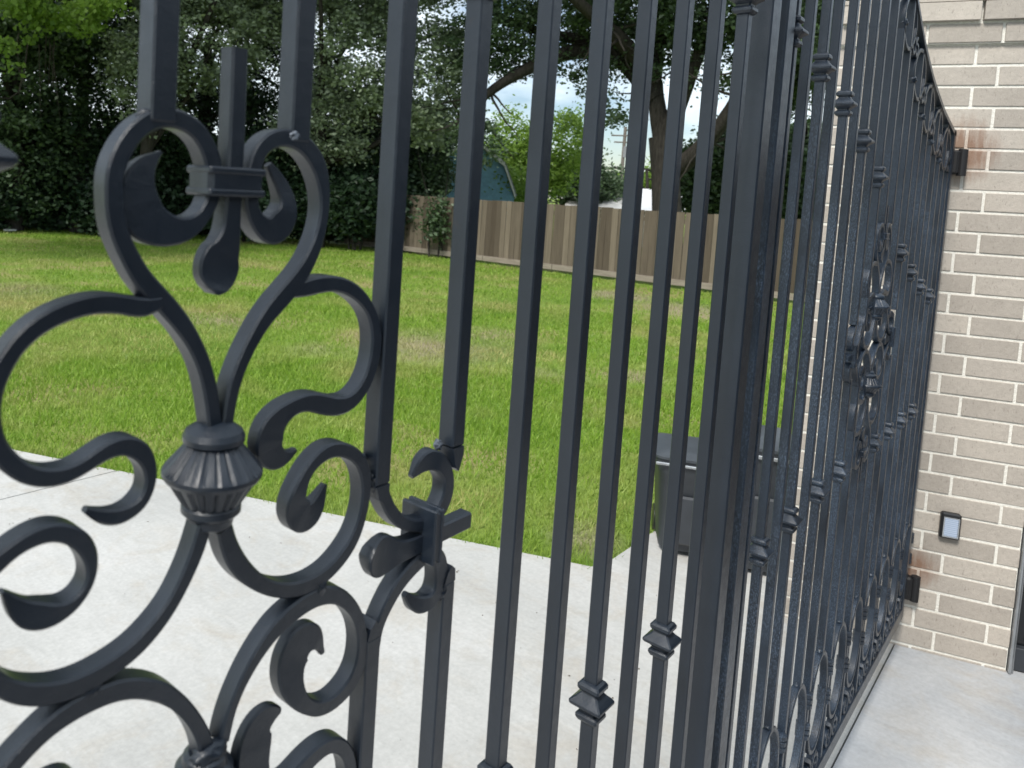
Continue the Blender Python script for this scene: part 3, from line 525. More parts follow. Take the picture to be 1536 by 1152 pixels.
# right, far leaf, dusted with pollen --------------------------------------------
ID = MAT['iron_dusty']; CD = collar_mesh(ID, .88); BW = .148
GB = gate_leaf('far dusty black iron gate leaf hinged to the tan brick wall')
bx = [11.17, 12.04, 12.98, 13.74, 14.78, 15.67, 16.55, 17.45, 18.34, 19.24, 20.14] + [20.14 + .868 * b_ for b_ in range(1, 10)]
UP = {0: 2.72, 2: 2.43, 4: 2.02, 6: 1.46, 8: .80, 12: -.98, 14: -1.56, 16: -2.06, 18: -2.44}
LOW = {1: -5.86, 3: -5.78, 5: -5.72, 7: -5.71, 11: -5.79, 13: -5.82, 15: -5.84, 17: -5.88}
K = .93; CXB, CZB = 19.55, -3.12
for b_, x in enumerate(bx):
    zt_ = ztop(x) + .02; even = b_ % 2 == 0
    if not even and b_ > 6: zt_ = ztop(x) - 1.28
    zb = -12.93 if even else -9.88
    if b_ in (9, 10):
        bar(GB, x, CZB + 3.1 * K, zt_, ID); bar(GB, x, zb, CZB - 3.1 * K, ID)
    elif b_ in (7, 12):
        bar(GB, x, CZB + .72 * K, zt_, ID, CD, [UP[b_]] if b_ in UP else None); bar(GB, x, zb, CZB - .55 * K, ID, CD, [LOW[b_]] if b_ in LOW else None)
    elif b_ in (8, 11):
        bar(GB, x, CZB + .62 * K, zt_, ID, CD, [UP[b_]] if b_ in UP else None); bar(GB, x, zb, CZB - .62 * K, ID, CD, [LOW[b_]] if b_ in LOW else None)
    else:
        bar(GB, x, zb, zt_, ID, CD, [z for d in (UP, LOW) for q, z in d.items() if q == b_])
medallion_B(GB, ID, CXB, CZB, K)
gbox('stile', (10.60, -.03, -13.22), (10.98, .27, 9.7), ID, GB, .02); gbox('stile', (28.32, -.03, -13.2), (28.68, .27, 2.75), ID, GB, .02)
gbox('bottom_rail', (10.985, -.03, -13.22), (28.315, .27, -12.82), ID, GB, .02)
top_rail(GB, ID, 10.6, 28.7)
panel_top(GB, ID, [19.95 - 1.78 * 2, 19.95 - 1.78, 19.95, 21.75, 23.55, 25.35, 27.2], .87, lambda x: ztop(x))
panel_bottom(GB, ID, [(bx[b_] + BW / 2) for b_ in range(1, 20, 2)], .87, -12.95)
W = MAT['weld']
for b_ in range(3, 20, 2): blob('weld', (bx[b_] + .08, .07, -9.86), .09, ID, GB, 20 + b_, (1.3, .7, 1))
for b_ in (7, 9, 11, 13, 15, 17): blob('weld', (bx[b_] + .08, .05, ztop(bx[b_]) - 1.30), .11, ID, GB, 40 + b_, (1.2, .8, .9))
# hinges stand between the leaf and the wall and turn with the leaf
for z in (2.05 - .30, -12.35 + .1):
    h = MB(); h.box((28.70 * S, -.16 * S, (z - .38) * S), (29.06 * S, .30 * S, (z + .38) * S), .06 * S)
    h.tube([(28.95 * S, -.22 * S, (z - .42) * S), (28.95 * S, -.22 * S, (z + .42) * S)], .13 * S, 12); h.build('hinge', MAT['hinge'], GB, 30)
# ---------------------------------------------------------------- brick wall
WD = Vector((math.sin(.32971), -math.cos(.32971), 0)); WN = Vector((-WD.y * -1, 0, 0))
WN = Vector((-math.cos(.32971), -math.sin(.32971), 0))          # faces the camera side
W0 = Vector((29.199, -.2417, 0)); CZ0, CHH, BL, OFF = 1.198, .6594, 1.961, .607
UL, UR = -3.72, 2.56
JT = .088
wall = empty('brick_wall', (0, 0, 0), 'tan brick wall with pale mortar that the gate hangs from', 'wall')
def wpt(u, z, d=0.0):   # u along wall, z height (gate units), d outwards
    p_ = W0 + WD * u + WN * d; return Vector((p_.x * S, p_.y * S, H + z * S))
def wbox(name, u0, u1, z0, z1, d0, d1, mat, parent, ch=0.0, seed=None):
    c = wpt((u0 + u1) / 2, (z0 + z1) / 2, (d0 + d1) / 2); hx, hz, hd = (u1 - u0) / 2 * S, (z1 - z0) / 2 * S, (d1 - d0) / 2 * S
    b = MB(); b.box((-hx, -hd, -hz), (hx, hd, hz), ch * S)
    rr = random.Random(seed)
    X, Y = WD, -WN
    b.v = [tuple(Vector((0, 0, 0)) + X * v[0] + Y * v[1] + Vector((0, 0, v[2]))) for v in b.v]
    return b.build(name, mat, parent, loc=c)
TOPC = -8.5
zt_wall = CZ0 - CHH * TOPC
base_z = -14.62
brick_cache = {}
def brick(u0, u1, c, proud):
    rr = random.Random(int(c * 131 + u0 * 977)); L = round(u1 - u0, 3)
    key = L
    if key not in brick_cache:
        b = MB(); b.box((-L / 2 * S, -.36 * S, -(CHH - JT) / 2 * S), (L / 2 * S, .36 * S, (CHH - JT) / 2 * S), .012 * S)
        m_ = mesh('brick', b.v, b.f, MAT['brick']); brick_cache[key] = m_
        bm = bmesh.new(); bm.from_mesh(m_); bmesh.ops.recalc_face_normals(bm, faces=bm.faces); bm.to_mesh(m_); bm.free()
    o = bpy.data.objects.new('brick', brick_cache[key])
    o.location = wpt((u0 + u1) / 2, CZ0 - CHH * c + rr.uniform(-.004, .004), -.36 + proud + rr.uniform(-.012, .012))
    o.rotation_euler = (0, 0, math.atan2(WD.y, WD.x) + rr.uniform(-.004, .004)); link(o, wall)
c = -8
while CZ0 - CHH * (c + .5) > base_z - CHH:
    z_ = CZ0 - CHH * c; off = 0 if c % 2 == 0 else OFF
    # the opening of the glass door cuts the courses on the right
    proud = .0 + (.30 if c <= -8 else .15 if c <= -7 else 0)
    k = math.floor((UL - off) / BL) - 1
    while off + k * BL < UR + 2:
        a_, b_ = off + k * BL + JT / 2, off + (k + 1) * BL - JT / 2
        a_, b_ = max(a_, UL), min(b_, UR)
        if b_ - a_ > .15: brick(round(a_, 3), round(b_, 3), c, proud)
        k += 1
    c += 1
wbox('mortar', UL + .01, UR - .01, base_z - .3, zt_wall - .06, -1.6, -.035, MAT['mortar'], wall)
wbox('mortar', UL + .012, UR - .012, CZ0 + CHH * 6.5 + .01, zt_wall - .02, -1.5, .09, MAT['mortar'], wall)
wbox('coping', UL, UR, zt_wall - .02, 6.93, -1.6, .29, MAT['brick'], wall, .01)
# glass door at the wall's right end
door = empty('glass_door', wpt(UR, -14.4), 'dark glass door in a silver aluminium frame beside the brick wall', 'door'); dl = Vector(door.location)
def dpart(name, u0, u1, z0, z1, d0, d1, mat, parent, ch=0.0):
    o = wbox(name, u0, u1, z0, z1, d0, d1, mat, parent, ch); o.location = Vector(o.location) - (dl if parent == door else Vector()); return o
fr = dpart('frame', UR + .02, UR + .10, -14.38, 2.6, -.9, .12, MAT['alu'], door, .02)
dpart('frame', UR + .12, UR + .17, -14.38, 2.6, -.9, .02, MAT['alu'], door, .02)
dpart('pane', UR + .18, UR + 7.0, -13.6, 2.5, -.5, -.42, MAT['glass'], door)
dpart('kick_plate', UR + .18, UR + 7.0, -14.36, -13.62, -.55, -.2, MAT['bin'], door, .02)
dpart('frame', UR + 7.02, UR + 7.3, -14.38, 2.6, -.9, .12, MAT['alu'], door, .02)

# small solar wall light
lp = ray(1423.5, 786.0); q = (W0.x * S - CX, W0.y * S - CY)
t_ = (WN.x * q[0] + WN.y * q[1]) / (WN.x * lp.x + WN.y * lp.y); hit = cam_pos + lp * t_
lu = ((hit.x / S - W0.x) * WD.x + (hit.y / S - W0.y) * WD.y); lz = (hit.z - H) / S
sl = empty('wall_light', wpt(lu, lz), 'small black solar light with a pale cell on the brick wall', 'light'); dl2 = Vector(sl.location)
def lpart(name, u0, u1, z0, z1, d0, d1, mat, ch=0.0):
    o = wbox(name, lu + u0, lu + u1, lz + z0, lz + z1, d0, d1, mat, sl, ch); o.location = Vector(o.location) - dl2; return o
lpart('housing', -.27, .27, -.44, .42, .0, .22, MAT['black'], .05)
lpart('solar_panel', -.17, .19, -.34, .26, .205, .235, MAT['cell'], .01)
lpart('rim', -.20, -.172, -.37, .29, .2, .24, MAT['chrome']); lpart('rim', .192, .22, -.37, .29, .2, .24, MAT['chrome'])
lpart('rim', -.17, .19, .262, .29, .2, .24, MAT['chrome']); lpart('rim', -.17, .19, -.37, -.342, .2, .24, MAT['chrome'])
# mat on the ground by the door
mt = MB(); c0 = wpt(UR + 1.4, -14.4, 1.3); mt.box((-.5, -.28, .0), (.5, .28, .014), .004)
o = mt.build('door_mat', MAT['mat'], label='black rubber mat on the concrete in front of the glass door', cat='mat'); o.location = (c0.x + .35, c0.y - .38, .002); o.rotation_euler = (0, 0, math.atan2(WD.y, WD.x))

# ---------------------------------------------------------------- ground
def sheet(name, pts, z, mat, thick=0.0, kind='structure'):
    n = len(pts); v = [(x * S, y * S, z) for x, y in pts]; f = [tuple(range(n))]
    if thick:
        v += [(x * S, y * S, z - thick) for x, y in pts]; f += [(i, (i + 1) % n, n + (i + 1) % n, n + i) for i in range(n)]
    b = MB(); b.add(v, f); return b.build(name, mat, kind=kind)
sheet('lawn', [(-1600, -1600), (3600, -1600), (3600, 3600), (-1600, 3600)], -.035, MAT['turf'])
e0 = Vector((26.07, 9.6)); e1 = Vector((14.21, 35.36)); d_ = (e1 - e0).normalized()
def edge(y): return (e0.x + d_.x * (y - e0.y) / d_.y, y)
sheet('concrete_slab', [(-90, -70), (70, -70), (70, .15), (-90, .15)], 0, MAT['concrete_shade'], .1)
sheet('concrete_slab', [(-90, .19), (70, .19), (70, 9.35), (27.4, 9.35), edge(9.6), edge(29.6), (-90, 29.0)], 0, MAT['concrete'], .1)
sheet('concrete_slab', [(-90, 29.1), edge(29.7), edge(80), (-90, 80)], -.002, MAT['concrete'], .1)

# ---------------------------------------------------------------- fence
FX = 132 * S
def fz(px, py, x):   # height and y where pixel ray meets the plane X = x
    v = ray(px, py); t_ = (x - CX) / v.x; p_ = cam_pos + v * t_; return p_.y, p_.z
y1_, z1_ = fz(723, 302.2, FX); y2_, z2_ = fz(1075, 318, FX); yb1, zb1 = fz(715, 392, FX); yb2, zb2 = fz(1063, 435, FX)
print('fence', y1_, z1_, y2_, z2_, zb1, zb2)
fence = empty('wooden_fence', (FX, 0, 0), 'weathered brown board fence along the far side of the lawn', 'fence')
PH = (z1_ + z2_) / 2; pm = {}
for k in range(3):
    b = MB(); b.box((-.011, -.071, .16), (.011, .071, PH), .002); mm = mesh('picket', b.v, b.f, MAT['cedar']); pm[k] = mm
rr = random.Random(5)
yy = -9.0; i = 0
while yy < 17.2:
    o = bpy.data.objects.new('picket', pm[i % 3]); o.location = (rr.uniform(-.004, .004), yy, rr.uniform(-.012, .008)); o.rotation_euler = (rr.uniform(-.006, .006), 0, 0)
    link(o, fence); yy += .1475; i += 1
for a_ in range(-9, 17, 2):
    b = MB(); b.box((-.045, a_ + .006, .035), (-.013, a_ + 1.994, .165), .004); b.build('kickboard', MAT['board'], fence)
for z in (.45, PH - .25):
    b = MB(); b.box((.012, -9, z), (.05, 17.2, z + .09)); b.build('rail', MAT['cedar'], fence)

# ---------------------------------------------------------------- wheeled bins on the slab
def bin_(loc, rz, label, h=.80, wd=.46, dp=.50):
    g = empty('wheeled_bin', loc, label, 'bin', 'wheeled bins behind the gate'); g.rotation_euler = (0, 0, rz)
    b = MB(); n = 9
    def ring(z, a, c, r):
        pts = []
        for (sx, sy, a0) in ((1, 1, 0), (-1, 1, 90), (-1, -1, 180), (1, -1, 270)):
            for k in range(4):
                t = R(a0 + 30 * k); pts.append((sx * (a - r) + r * math.cos(t), sy * (c - r) + r * math.sin(t), z))
        return pts
    hz = [(.03, .80, .78), (.06, .82, .80), (h * .80, .97, .97), (h * .82, 1.0, 1.0), (h * .90, 1.02, 1.02), (h * .91, 1.08, 1.06), (h * .96, 1.08, 1.06)]
    v = []
    for z, ka, kc in hz: v += ring(z, wd / 2 * ka, dp / 2 * kc, .05)
    f = [(i * 16 + k, i * 16 + (k + 1) % 16, (i + 1) * 16 + (k + 1) % 16, (i + 1) * 16 + k) for i in range(len(hz) - 1) for k in range(16)]
    f += [tuple(range(16))[::-1], tuple((len(hz) - 1) * 16 + k for k in range(16))]
    b.add(v, f); b.box((-wd * .3, -dp * .5 - .008, h * .15), (wd * .3, -dp * .455, h * .62), .01)
    b.build('body', MAT['bin'], g, 35)
    l = MB(); v = []
    hz = [(h * .962, 1.12, 1.10), (h * .985, 1.12, 1.10), (h * 1.01, 1.0, .98), (h * 1.03, .7, .7)]
    for z, ka, kc in hz: v += ring(z, wd / 2 * ka, dp / 2 * kc, .05)
    f = [(i * 16 + k, i * 16 + (k + 1) % 16, (i + 1) * 16 + (k + 1) % 16, (i + 1) * 16 + k) for i in range(len(hz) - 1) for k in range(16)]
    f += [tuple(range(16))[::-1], tuple((len(hz) - 1) * 16 + k for k in range(16))]
    l.add(v, f); ld = l.build('lid', MAT['bin_lid'], g, 35)
    hb = MB(); hb.tube([(-wd * .42, dp * .60, h * .95), (wd * .42, dp * .60, h * .95)], .016, 8)
    for s_ in (-1, 1): hb.tube([(s_ * wd * .36, dp * .48, h * .93), (s_ * wd * .36, dp * .60, h * .95)], .014, 6)
    hb.build('handle', MAT['bin'], g, 40)
    lb = MB(); lb.box((-wd * .55, -dp * .565, h * .905), (wd * .55, -dp * .545, h * .935), .004); lb.build('lift_bar', MAT['chrome'], g)
    for s_ in (-1, 1):
        wl = MB(); wl.tube([(s_ * wd * .33, dp * .42, .07), (s_ * wd * .43, dp * .42, .07)], .07, 18); wl.build('wheel', MAT['black'], g, 40)
    return g
b1 = ground(1018, 842); b2 = ground(1128, 868)
b1 = ground(1046, 838); bin_((b1.x + .10, b1.y + .10, 0), R(-63), 'charcoal wheeled bin with a bright lift bar, left of the gate posts', h=.53, wd=.36, dp=.38)
bin_((b2.x + .16, b2.y + .10, 0), R(-68), 'charcoal wheeled bin with a grey lid, close to the brick wall', h=.66, wd=.34, dp=.38)

# ---------------------------------------------------------------- far buildings and pole
def house(name, c, rz, label, wdt, dpt, prof, wallm, roofm, cat, trim=True):
    """prof: half gable outline [(x from centre, z)...] from eave wall foot to ridge"""
    g = empty(name, c, label, cat); g.rotation_euler = (0, 0, rz)
    full = [(-x, z) for x, z in prof] + [(x, z) for x, z in prof[:-1][::-1]]
    v = []; n = len(full)
    for y in (-dpt / 2, dpt / 2): v += [(x, y, z) for x, z in full]
    b = MB(); b.add(v, [tuple(range(n)), tuple(n + k for k in range(n))[::-1], (0, n, 2 * n - 1, n - 1)] + [(0, 1, n + 1, n), (n - 2, n - 1, 2 * n - 1, 2 * n - 2)])
    b.build('wall', wallm, g)
    rf = [(x * 1.02 + (.0 if abs(x) < .01 else 0), z + .04) for x, z in full[1:-1]]
    for i in range(len(rf) - 1):
        (x0, z0), (x1, z1) = rf[i], rf[i + 1]; r_ = MB()
        L = math.hypot(x1 - x0, z1 - z0); nx, nz = -(z1 - z0) / L * .06, (x1 - x0) / L * .06; y = dpt / 2 + .18
        vv = [(x0, -y, z0), (x1, -y, z1), (x1 + nx, -y, z1 + nz), (x0 + nx, -y, z0 + nz)]; vv += [(a, -q2, c2) for a, q2, c2 in vv]
        r_.add(vv, [(0, 1, 2, 3), (7, 6, 5, 4), (0, 4, 5, 1), (1, 5, 6, 2), (2, 6, 7, 3), (3, 7, 4, 0)]); r_.build('roof', roofm, g)
        if trim:
            tb = MB(); e = .09; vv = [(x0, -y - .02, z0 - e), (x1, -y - .02, z1 - e), (x1, -y - .02, z1 + .05), (x0, -y - .02, z0 + .05)]; vv += [(a, q2 + .03, c2) for a, q2, c2 in vv]
            tb.add(vv, [(0, 1, 2, 3), (7, 6, 5, 4), (0, 4, 5, 1), (1, 5, 6, 2), (2, 6, 7, 3), (3, 7, 4, 0)]); tb.build('trim', MAT['trim'], g)
    return g
D = 27.5; pr_ = at(767, 300, D); pl_ = at(640, 300, D)
pc = (pr_ + pl_) / 2; hw = (pr_ - pl_).length / 2; top_z = at(700, 212, D).z; br_z = at(752, 250, D).z
rz_ = math.atan2((pr_ - pl_).y, (pr_ - pl_).x)
house('barn_shed', (pc.x, pc.y, 0), rz_, 'blue gambrel roofed shed with white trim behind the fence', 0, 3.0, [(hw, 0), (hw, pr_.z + .1), (hw * .72, br_z), (0, top_z)], MAT['bluewall'], MAT['roofgrey'], 'shed')
D = 33; a_ = at(880, 316, D); b_ = at(1010, 312, D); pk = at(945, 288, D); c_ = (a_ + b_) / 2
house('pale_roofed_house', (c_.x + 2.6, c_.y + 1.4, 0), math.atan2((b_ - a_).y, (b_ - a_).x) + math.pi / 2, 'pale metal roof of a house just showing above the fence', 0, (b_ - a_).length * 1.25, [(4.0, 0), (4.1, c_.z - .1), (0, pk.z + .1)], MAT['trim'], MAT['tin'], 'house', False)
D = 38; p0 = at(932, 262, D); p1 = at(936, 190, D)
up_ = empty('utility_pole', (p0.x, p0.y, 0), 'wooden utility pole with two crossarms seen through the gate bars', 'utility pole')
b = MB(); b.tube([(0, 0, 0), (.05, 0, p1.z)], [.09, .07], 10); b.build('pole', MAT['pole'], up_, 40)
for px_, py_, w_ in ((935, 204, 18), (935, 214, 14)):
    a_ = at(935 - w_, py_ - 1, D); b_ = at(935 + w_, py_, D)
    b = MB(); b.tube([a_ - up_.location, b_ - up_.location], .035, 6); b.build('crossarm', MAT['pole'], up_, 40)
b = MB(); q_ = at(938, 228, D) - up_.location; b.tube([(q_.x, q_.y, q_.z - .25), (q_.x, q_.y, q_.z + .25)], .11, 10); b.build('transformer', MAT['roofgrey'], up_, 40)

# unseen roof and wall, added so the gate's near faces reflect something dark
blocker = MB(); blocker.box((-8, -9.6, 2.72), (9.0, -2.3, 2.95)); blocker.build('unseen_blocker_roof', MAT['roofgrey'], kind='structure')
b = MB(); b.box((-8, -9.9, -.05), (9.0, -9.62, 3.1)); b.build('unseen_blocker_wall', MAT['brick'], kind='structure')
k = UR + 7.32
while k < 70:  # extra glazing past the door, unseen, added as a dark reflection
    dpart('pane', k + .02, k + 7.0, -13.6, 5.5, -.5, -.42, MAT['glass'], door); dpart('kick_plate', k + .02, k + 7.0, -14.36, -13.62, -.55, -.2, MAT['bin'], door, .02)
    dpart('frame', k + 7.02, k + 7.3, -14.38, 5.6, -.9, .12, MAT['alu'], door, .02); k += 7.32
# ---------------------------------------------------------------- vegetation
def quads_mesh(name, C, size, mat, rng, flat=.5, aspect=1.7):
    """one leaf-shaped face (folded rhomb) per centre"""
    n = len(C); C = np.asarray(C, np.float32)
    a = rng.normal(size=(n, 3)); a[:, 2] *= flat; a /= np.linalg.norm(a, axis=1)[:, None]
    b = rng.normal(size=(n, 3)); b -= (b * a).sum(1)[:, None] * a; b /= np.linalg.norm(b, axis=1)[:, None]
    s = (size * rng.uniform(.6, 1.3, n))[:, None]
    V = np.stack([C - a * s * aspect / 2, C + b * s / 2, C + a * s * aspect / 2, C - b * s / 2], 1).reshape(-1, 3)
    m = bpy.data.meshes.new(name); m.vertices.add(4 * n); m.vertices.foreach_set('co', V.astype(np.float32).ravel())
    m.loops.add(4 * n); m.loops.foreach_set('vertex_index', np.arange(4 * n, dtype=np.int32)); m.polygons.add(n)
    m.polygons.foreach_set('loop_start', np.arange(0, 4 * n, 4, dtype=np.int32)); m.update(calc_edges=True); m.materials.append(mat); return m
def clumps(rng, blobs, per, ncl, spread):
    """leaf centres: clumps scattered through ellipsoids, denser towards the shell"""
    out_ = []
    vol = np.array([b_[3] * b_[4] * b_[5] for b_ in blobs]) ** .75; vol /= vol.sum()
    for b_, fr_ in zip(blobs, vol):
        k = max(3, int(ncl * fr_)); d = rng.normal(size=(k, 3)); d /= np.linalg.norm(d, axis=1)[:, None]
        r = rng.uniform(.35, 1.0, k) ** .5; cc = np.array(b_[:3]) + d * r[:, None] * np.array(b_[3:6])
        sp = spread * rng.uniform(.5, 1.4, k)
        q = rng.normal(size=(k, per, 3)) * sp[:, None, None]; q[:, :, 2] *= .62
        out_.append((cc[:, None, :] + q).reshape(-1, 3))
    C = np.concatenate(out_); return C[C[:, 2] > .05]
def rand_branch(rr, p, d, L, r0, n=7, wob=.18, sag=0.0):
    pts = [Vector(p)]; d = Vector(d).normalized()
    for i in range(n):
        d = (d + Vector((rr.uniform(-1, 1), rr.uniform(-1, 1), rr.uniform(-.6, 1) - sag)) * wob).normalized(); pts.append(pts[-1] + d * L / n)
    return pts, [r0 * (1 - .75 * i / n) for i in range(n + 1)]
def tree(name, base, hgt, rad, label, blobs, leafm, seed, nclump=600, per=38, spread=.24, size=.085, trunk_r=.22, group=None, limbs=7, cat='tree', lean=(0, 0)):
    rng = np.random.default_rng(seed); rr = random.Random(seed)
    g = empty(name, base, label, cat, group); bz = Vector(base)
    BL_ = [(b_[0] - bz.x, b_[1] - bz.y, b_[2] - bz.z, *b_[3:]) for b_ in blobs]
    C = clumps(rng, BL_, int(per * 1.5), nclump, spread)
    obj('crown', quads_mesh('crown', C, size * .74, leafm, rng), g)
    b = MB(); th = hgt * .55
    pts, rd = [Vector((0, 0, 0))], [trunk_r * 1.25]
    for i in range(1, 8): pts.append(Vector((lean[0] * i / 7 + rr.uniform(-.06, .06), lean[1] * i / 7 + rr.uniform(-.06, .06), th * i / 7))); rd.append(trunk_r * (1 - .07 * i))
    b.tube(pts, rd, 12)
    for k in range(limbs):
        bb = BL_[rr.randrange(len(BL_))]; st = pts[rr.randrange(3, 8)]; tgt = Vector(bb[:3]); d_ = tgt - st
        p_, r_ = rand_branch(rr, st, d_, d_.length, trunk_r * rr.uniform(.25, .5), 8, .16); b.tube(p_, r_, 7)
        for j in range(3):
            q = rr.randrange(3, 8); d2 = Vector((rr.uniform(-1, 1), rr.uniform(-1, 1), rr.uniform(-.3, .8))); pp, r2 = rand_branch(rr, p_[q], d2, rr.uniform(.8, 1.8), r_[q] * .6, 6, .22); b.tube(pp, r2, 5)
    b.build('trunk', MAT['bark'], g, 50); return g
def ell(px, py, D, rx, ry, dz=1.0, dd=1.2):
    """crown blob whose middle is seen at px,py at distance D; rx, ry in pixels"""
    p_ = at(px, py, D); k = D / F_PX * 1.05; return (p_.x, p_.y, p_.z, rx * k, rx * k * dd * .8, ry * k)
def foot(px, D): p_ = at(px, 400, D); return (p_.x, p_.y, 0)
TG = 'trees along the edge of the lawn'
def far(px, Dd): return Dd
LD, LG, LL, DP = MAT['leaf_dark'], MAT['leaf_grey'], MAT['leaf_lime'], MAT['leaf_deep']
# the dense wall of trees on the left; high blobs above view added for lawn shade
tree('woodland_tree', foot(20, 24), 11, 4, 'dark leafy tree at the left edge, maple-like leaves hanging over the lawn', [ell(0, 120, 24, 120, 110), ell(-60, -60, 24, 150, 120), ell(70, 30, 22.5, 110, 50), ell(40, 230, 24.5, 90, 90), ell(-260, -200, 17, 170, 60), ell(-90, -380, 18, 150, 50)], LD, 11, 1500, 40, .30, .11, .22, TG)
tree('woodland_tree', foot(118, 24), 11, 4, 'dark tree with a straight black trunk, second from the left', [ell(130, 150, 24.5, 80, 120), ell(110, 20, 24.5, 110, 90), ell(120, -120, 25, 150, 100), ell(95, 260, 25.5, 80, 60), ell(150, -380, 19, 170, 50)], DP, 12, 1000, 40, .30, .11, .25, TG)
tree('woodland_tree', foot(215, 22), 10, 4, 'pale grey-green leafed tree behind the first square bar', [ell(225, 110, 21.5, 65, 75), ell(300, 60, 21.5, 90, 80), ell(260, -70, 22, 150, 90), ell(380, 0, 22, 90, 60), ell(330, -300, 19, 180, 60)], LG, 13, 1150, 42, .22, .10, .22, TG)
tree('woodland_tree', foot(300, 25), 11, 4, 'dark green tree behind the upright forged paddle', [ell(300, 210, 25, 110, 90), ell(420, 160, 25, 90, 120), ell(200, 240, 25, 80, 80), ell(350, -60, 25.5, 160, 90)], DP, 14, 1150, 40, .30, .11, .25, TG)
tree('woodland_tree', foot(470, 22), 10, 4, 'grey-green tree filling the gap left of the tall bars', [ell(545, 90, 21.5, 75, 85), ell(640, 110, 21.5, 65, 80), ell(560, -60, 22, 140, 90), ell(490, 190, 22, 70, 60), ell(540, -280, 19, 170, 60), ell(650, 190, 21.8, 40, 30)], LG, 15, 1300, 42, .22, .10, .24, TG)
tree('woodland_tree', foot(570, 23), 9, 4, 'shadowy tree over the far corner of the fence', [ell(545, 260, 24.5, 60, 85), ell(500, 290, 23.5, 70, 60), ell(620, 215, 27, 60, 60), ell(430, 290, 24, 80, 60)], DP, 16, 1500, 40, .28, .11, .22, TG)
# understorey
def shrub(name, px, D, blobs, label, m_, seed, n=400, size=.09, group='shrubs under the trees'):
    f_ = foot(px, D); rng = np.random.default_rng(seed); rr = random.Random(seed); g = empty(name, f_, label, 'shrub', group)
    BL_ = [(b_[0] - f_[0], b_[1] - f_[1], b_[2], *b_[3:]) for b_ in blobs]
    C = clumps(rng, BL_, 36, n, .2); obj('foliage', quads_mesh('foliage', C, size, m_, rng), g)
    b = MB()
    for k in range(7):
        bb = BL_[rr.randrange(len(BL_))]; p_, r_ = rand_branch(rr, (rr.uniform(-.2, .2), rr.uniform(-.2, .2), 0), Vector(bb[:3]) + Vector((0, 0, .3)), Vector(bb[:3]).length, .03, 7, .15); b.tube(p_, r_, 5)
    b.build('stem', MAT['bark'], g, 50); return g
for i, (px, lab) in enumerate(((-20, 'dark shrub at the left foot of the trees'), (75, 'dark shrub under the tree with the black trunk'), (170, 'dark shrub behind the large scroll loop'), (270, 'dark shrub behind the hooked leaf scroll'), (365, 'dark shrub behind the round forged paddle'), (455, 'dark shrub behind the right heart scroll'), (530, 'dark shrub left of the first tall bar'), (590, 'dark shrub at the shadowed end of the fence'))):
    D = 24.5 - i * .45 + (1 if i % 2 else 0)
    shrub('understorey_shrub', px, D, [ell(px, 310, D, 62 if px < 500 else 32, 40), ell(px + 15, 250, D + 1, 70 if px < 500 else 30, 55)], lab, DP, 30 + i, 520, .10)
shrub('fence_vine', 655, 21.0, [ell(645, 268, 23, 26, 30), ell(655, 325, 20.9, 7, 34), ell(650, 225, 23.8, 16, 25)], 'dark climbing bush growing over the fence by the blue shed', LD, 50, 330, .07, None)
shrub('fence_bush', 612, 22.5, [ell(612, 345, 22.6, 18, 30)], 'low dark bush at the shaded foot of the fence', DP, 51, 120, .07, None)
# trees beyond the fence
BG = 'trees beyond the board fence'
tree('garden_tree', foot(790, 30), 6, 2, 'light green young tree above the fence between two bars', [ell(800, 262, 29, 45, 50), ell(850, 225, 29, 32, 55), ell(770, 210, 29, 30, 45), ell(760, 280, 27, 40, 30)], LL, 61, 230, 34, .24, .12, .12, BG)
tree('garden_tree', foot(860, 34), 6, 2, 'mid green tree above the fence left of the pale roof', [ell(868, 270, 33, 40, 42), ell(905, 282, 34, 30, 24)], LD, 62, 200, 34, .28, .13, .12, BG)
tree('garden_tree', foot(1060, 27), 6, 2, 'rounded dark green tree right of the oak trunk', [ell(1055, 268, 27, 40, 50), ell(1100, 250, 27, 40, 60), ell(1150, 270, 28, 45, 60)], LD, 63, 700, 36, .24, .12, .14, BG)
tree('garden_tree', foot(960, 40), 6, 2, 'bright yellow-green tree showing behind the pale roof', [ell(940, 282, 42, 60, 18), ell(1010, 270, 42, 40, 28), ell(700, 285, 33, 70, 40), ell(740, 240, 33, 30, 30)], LL, 64, 500, 34, .3, .15, .12, BG)
tree('garden_tree', foot(1210, 30), 7, 2, 'tree seen through the far gate leaf beside the wall', [ell(1200, 270, 29, 60, 70), ell(1215, 60, 24, 50, 60), ell(1180, 100, 25, 30, 60)], LD, 65, 700, 36, .28, .13, .14, BG)
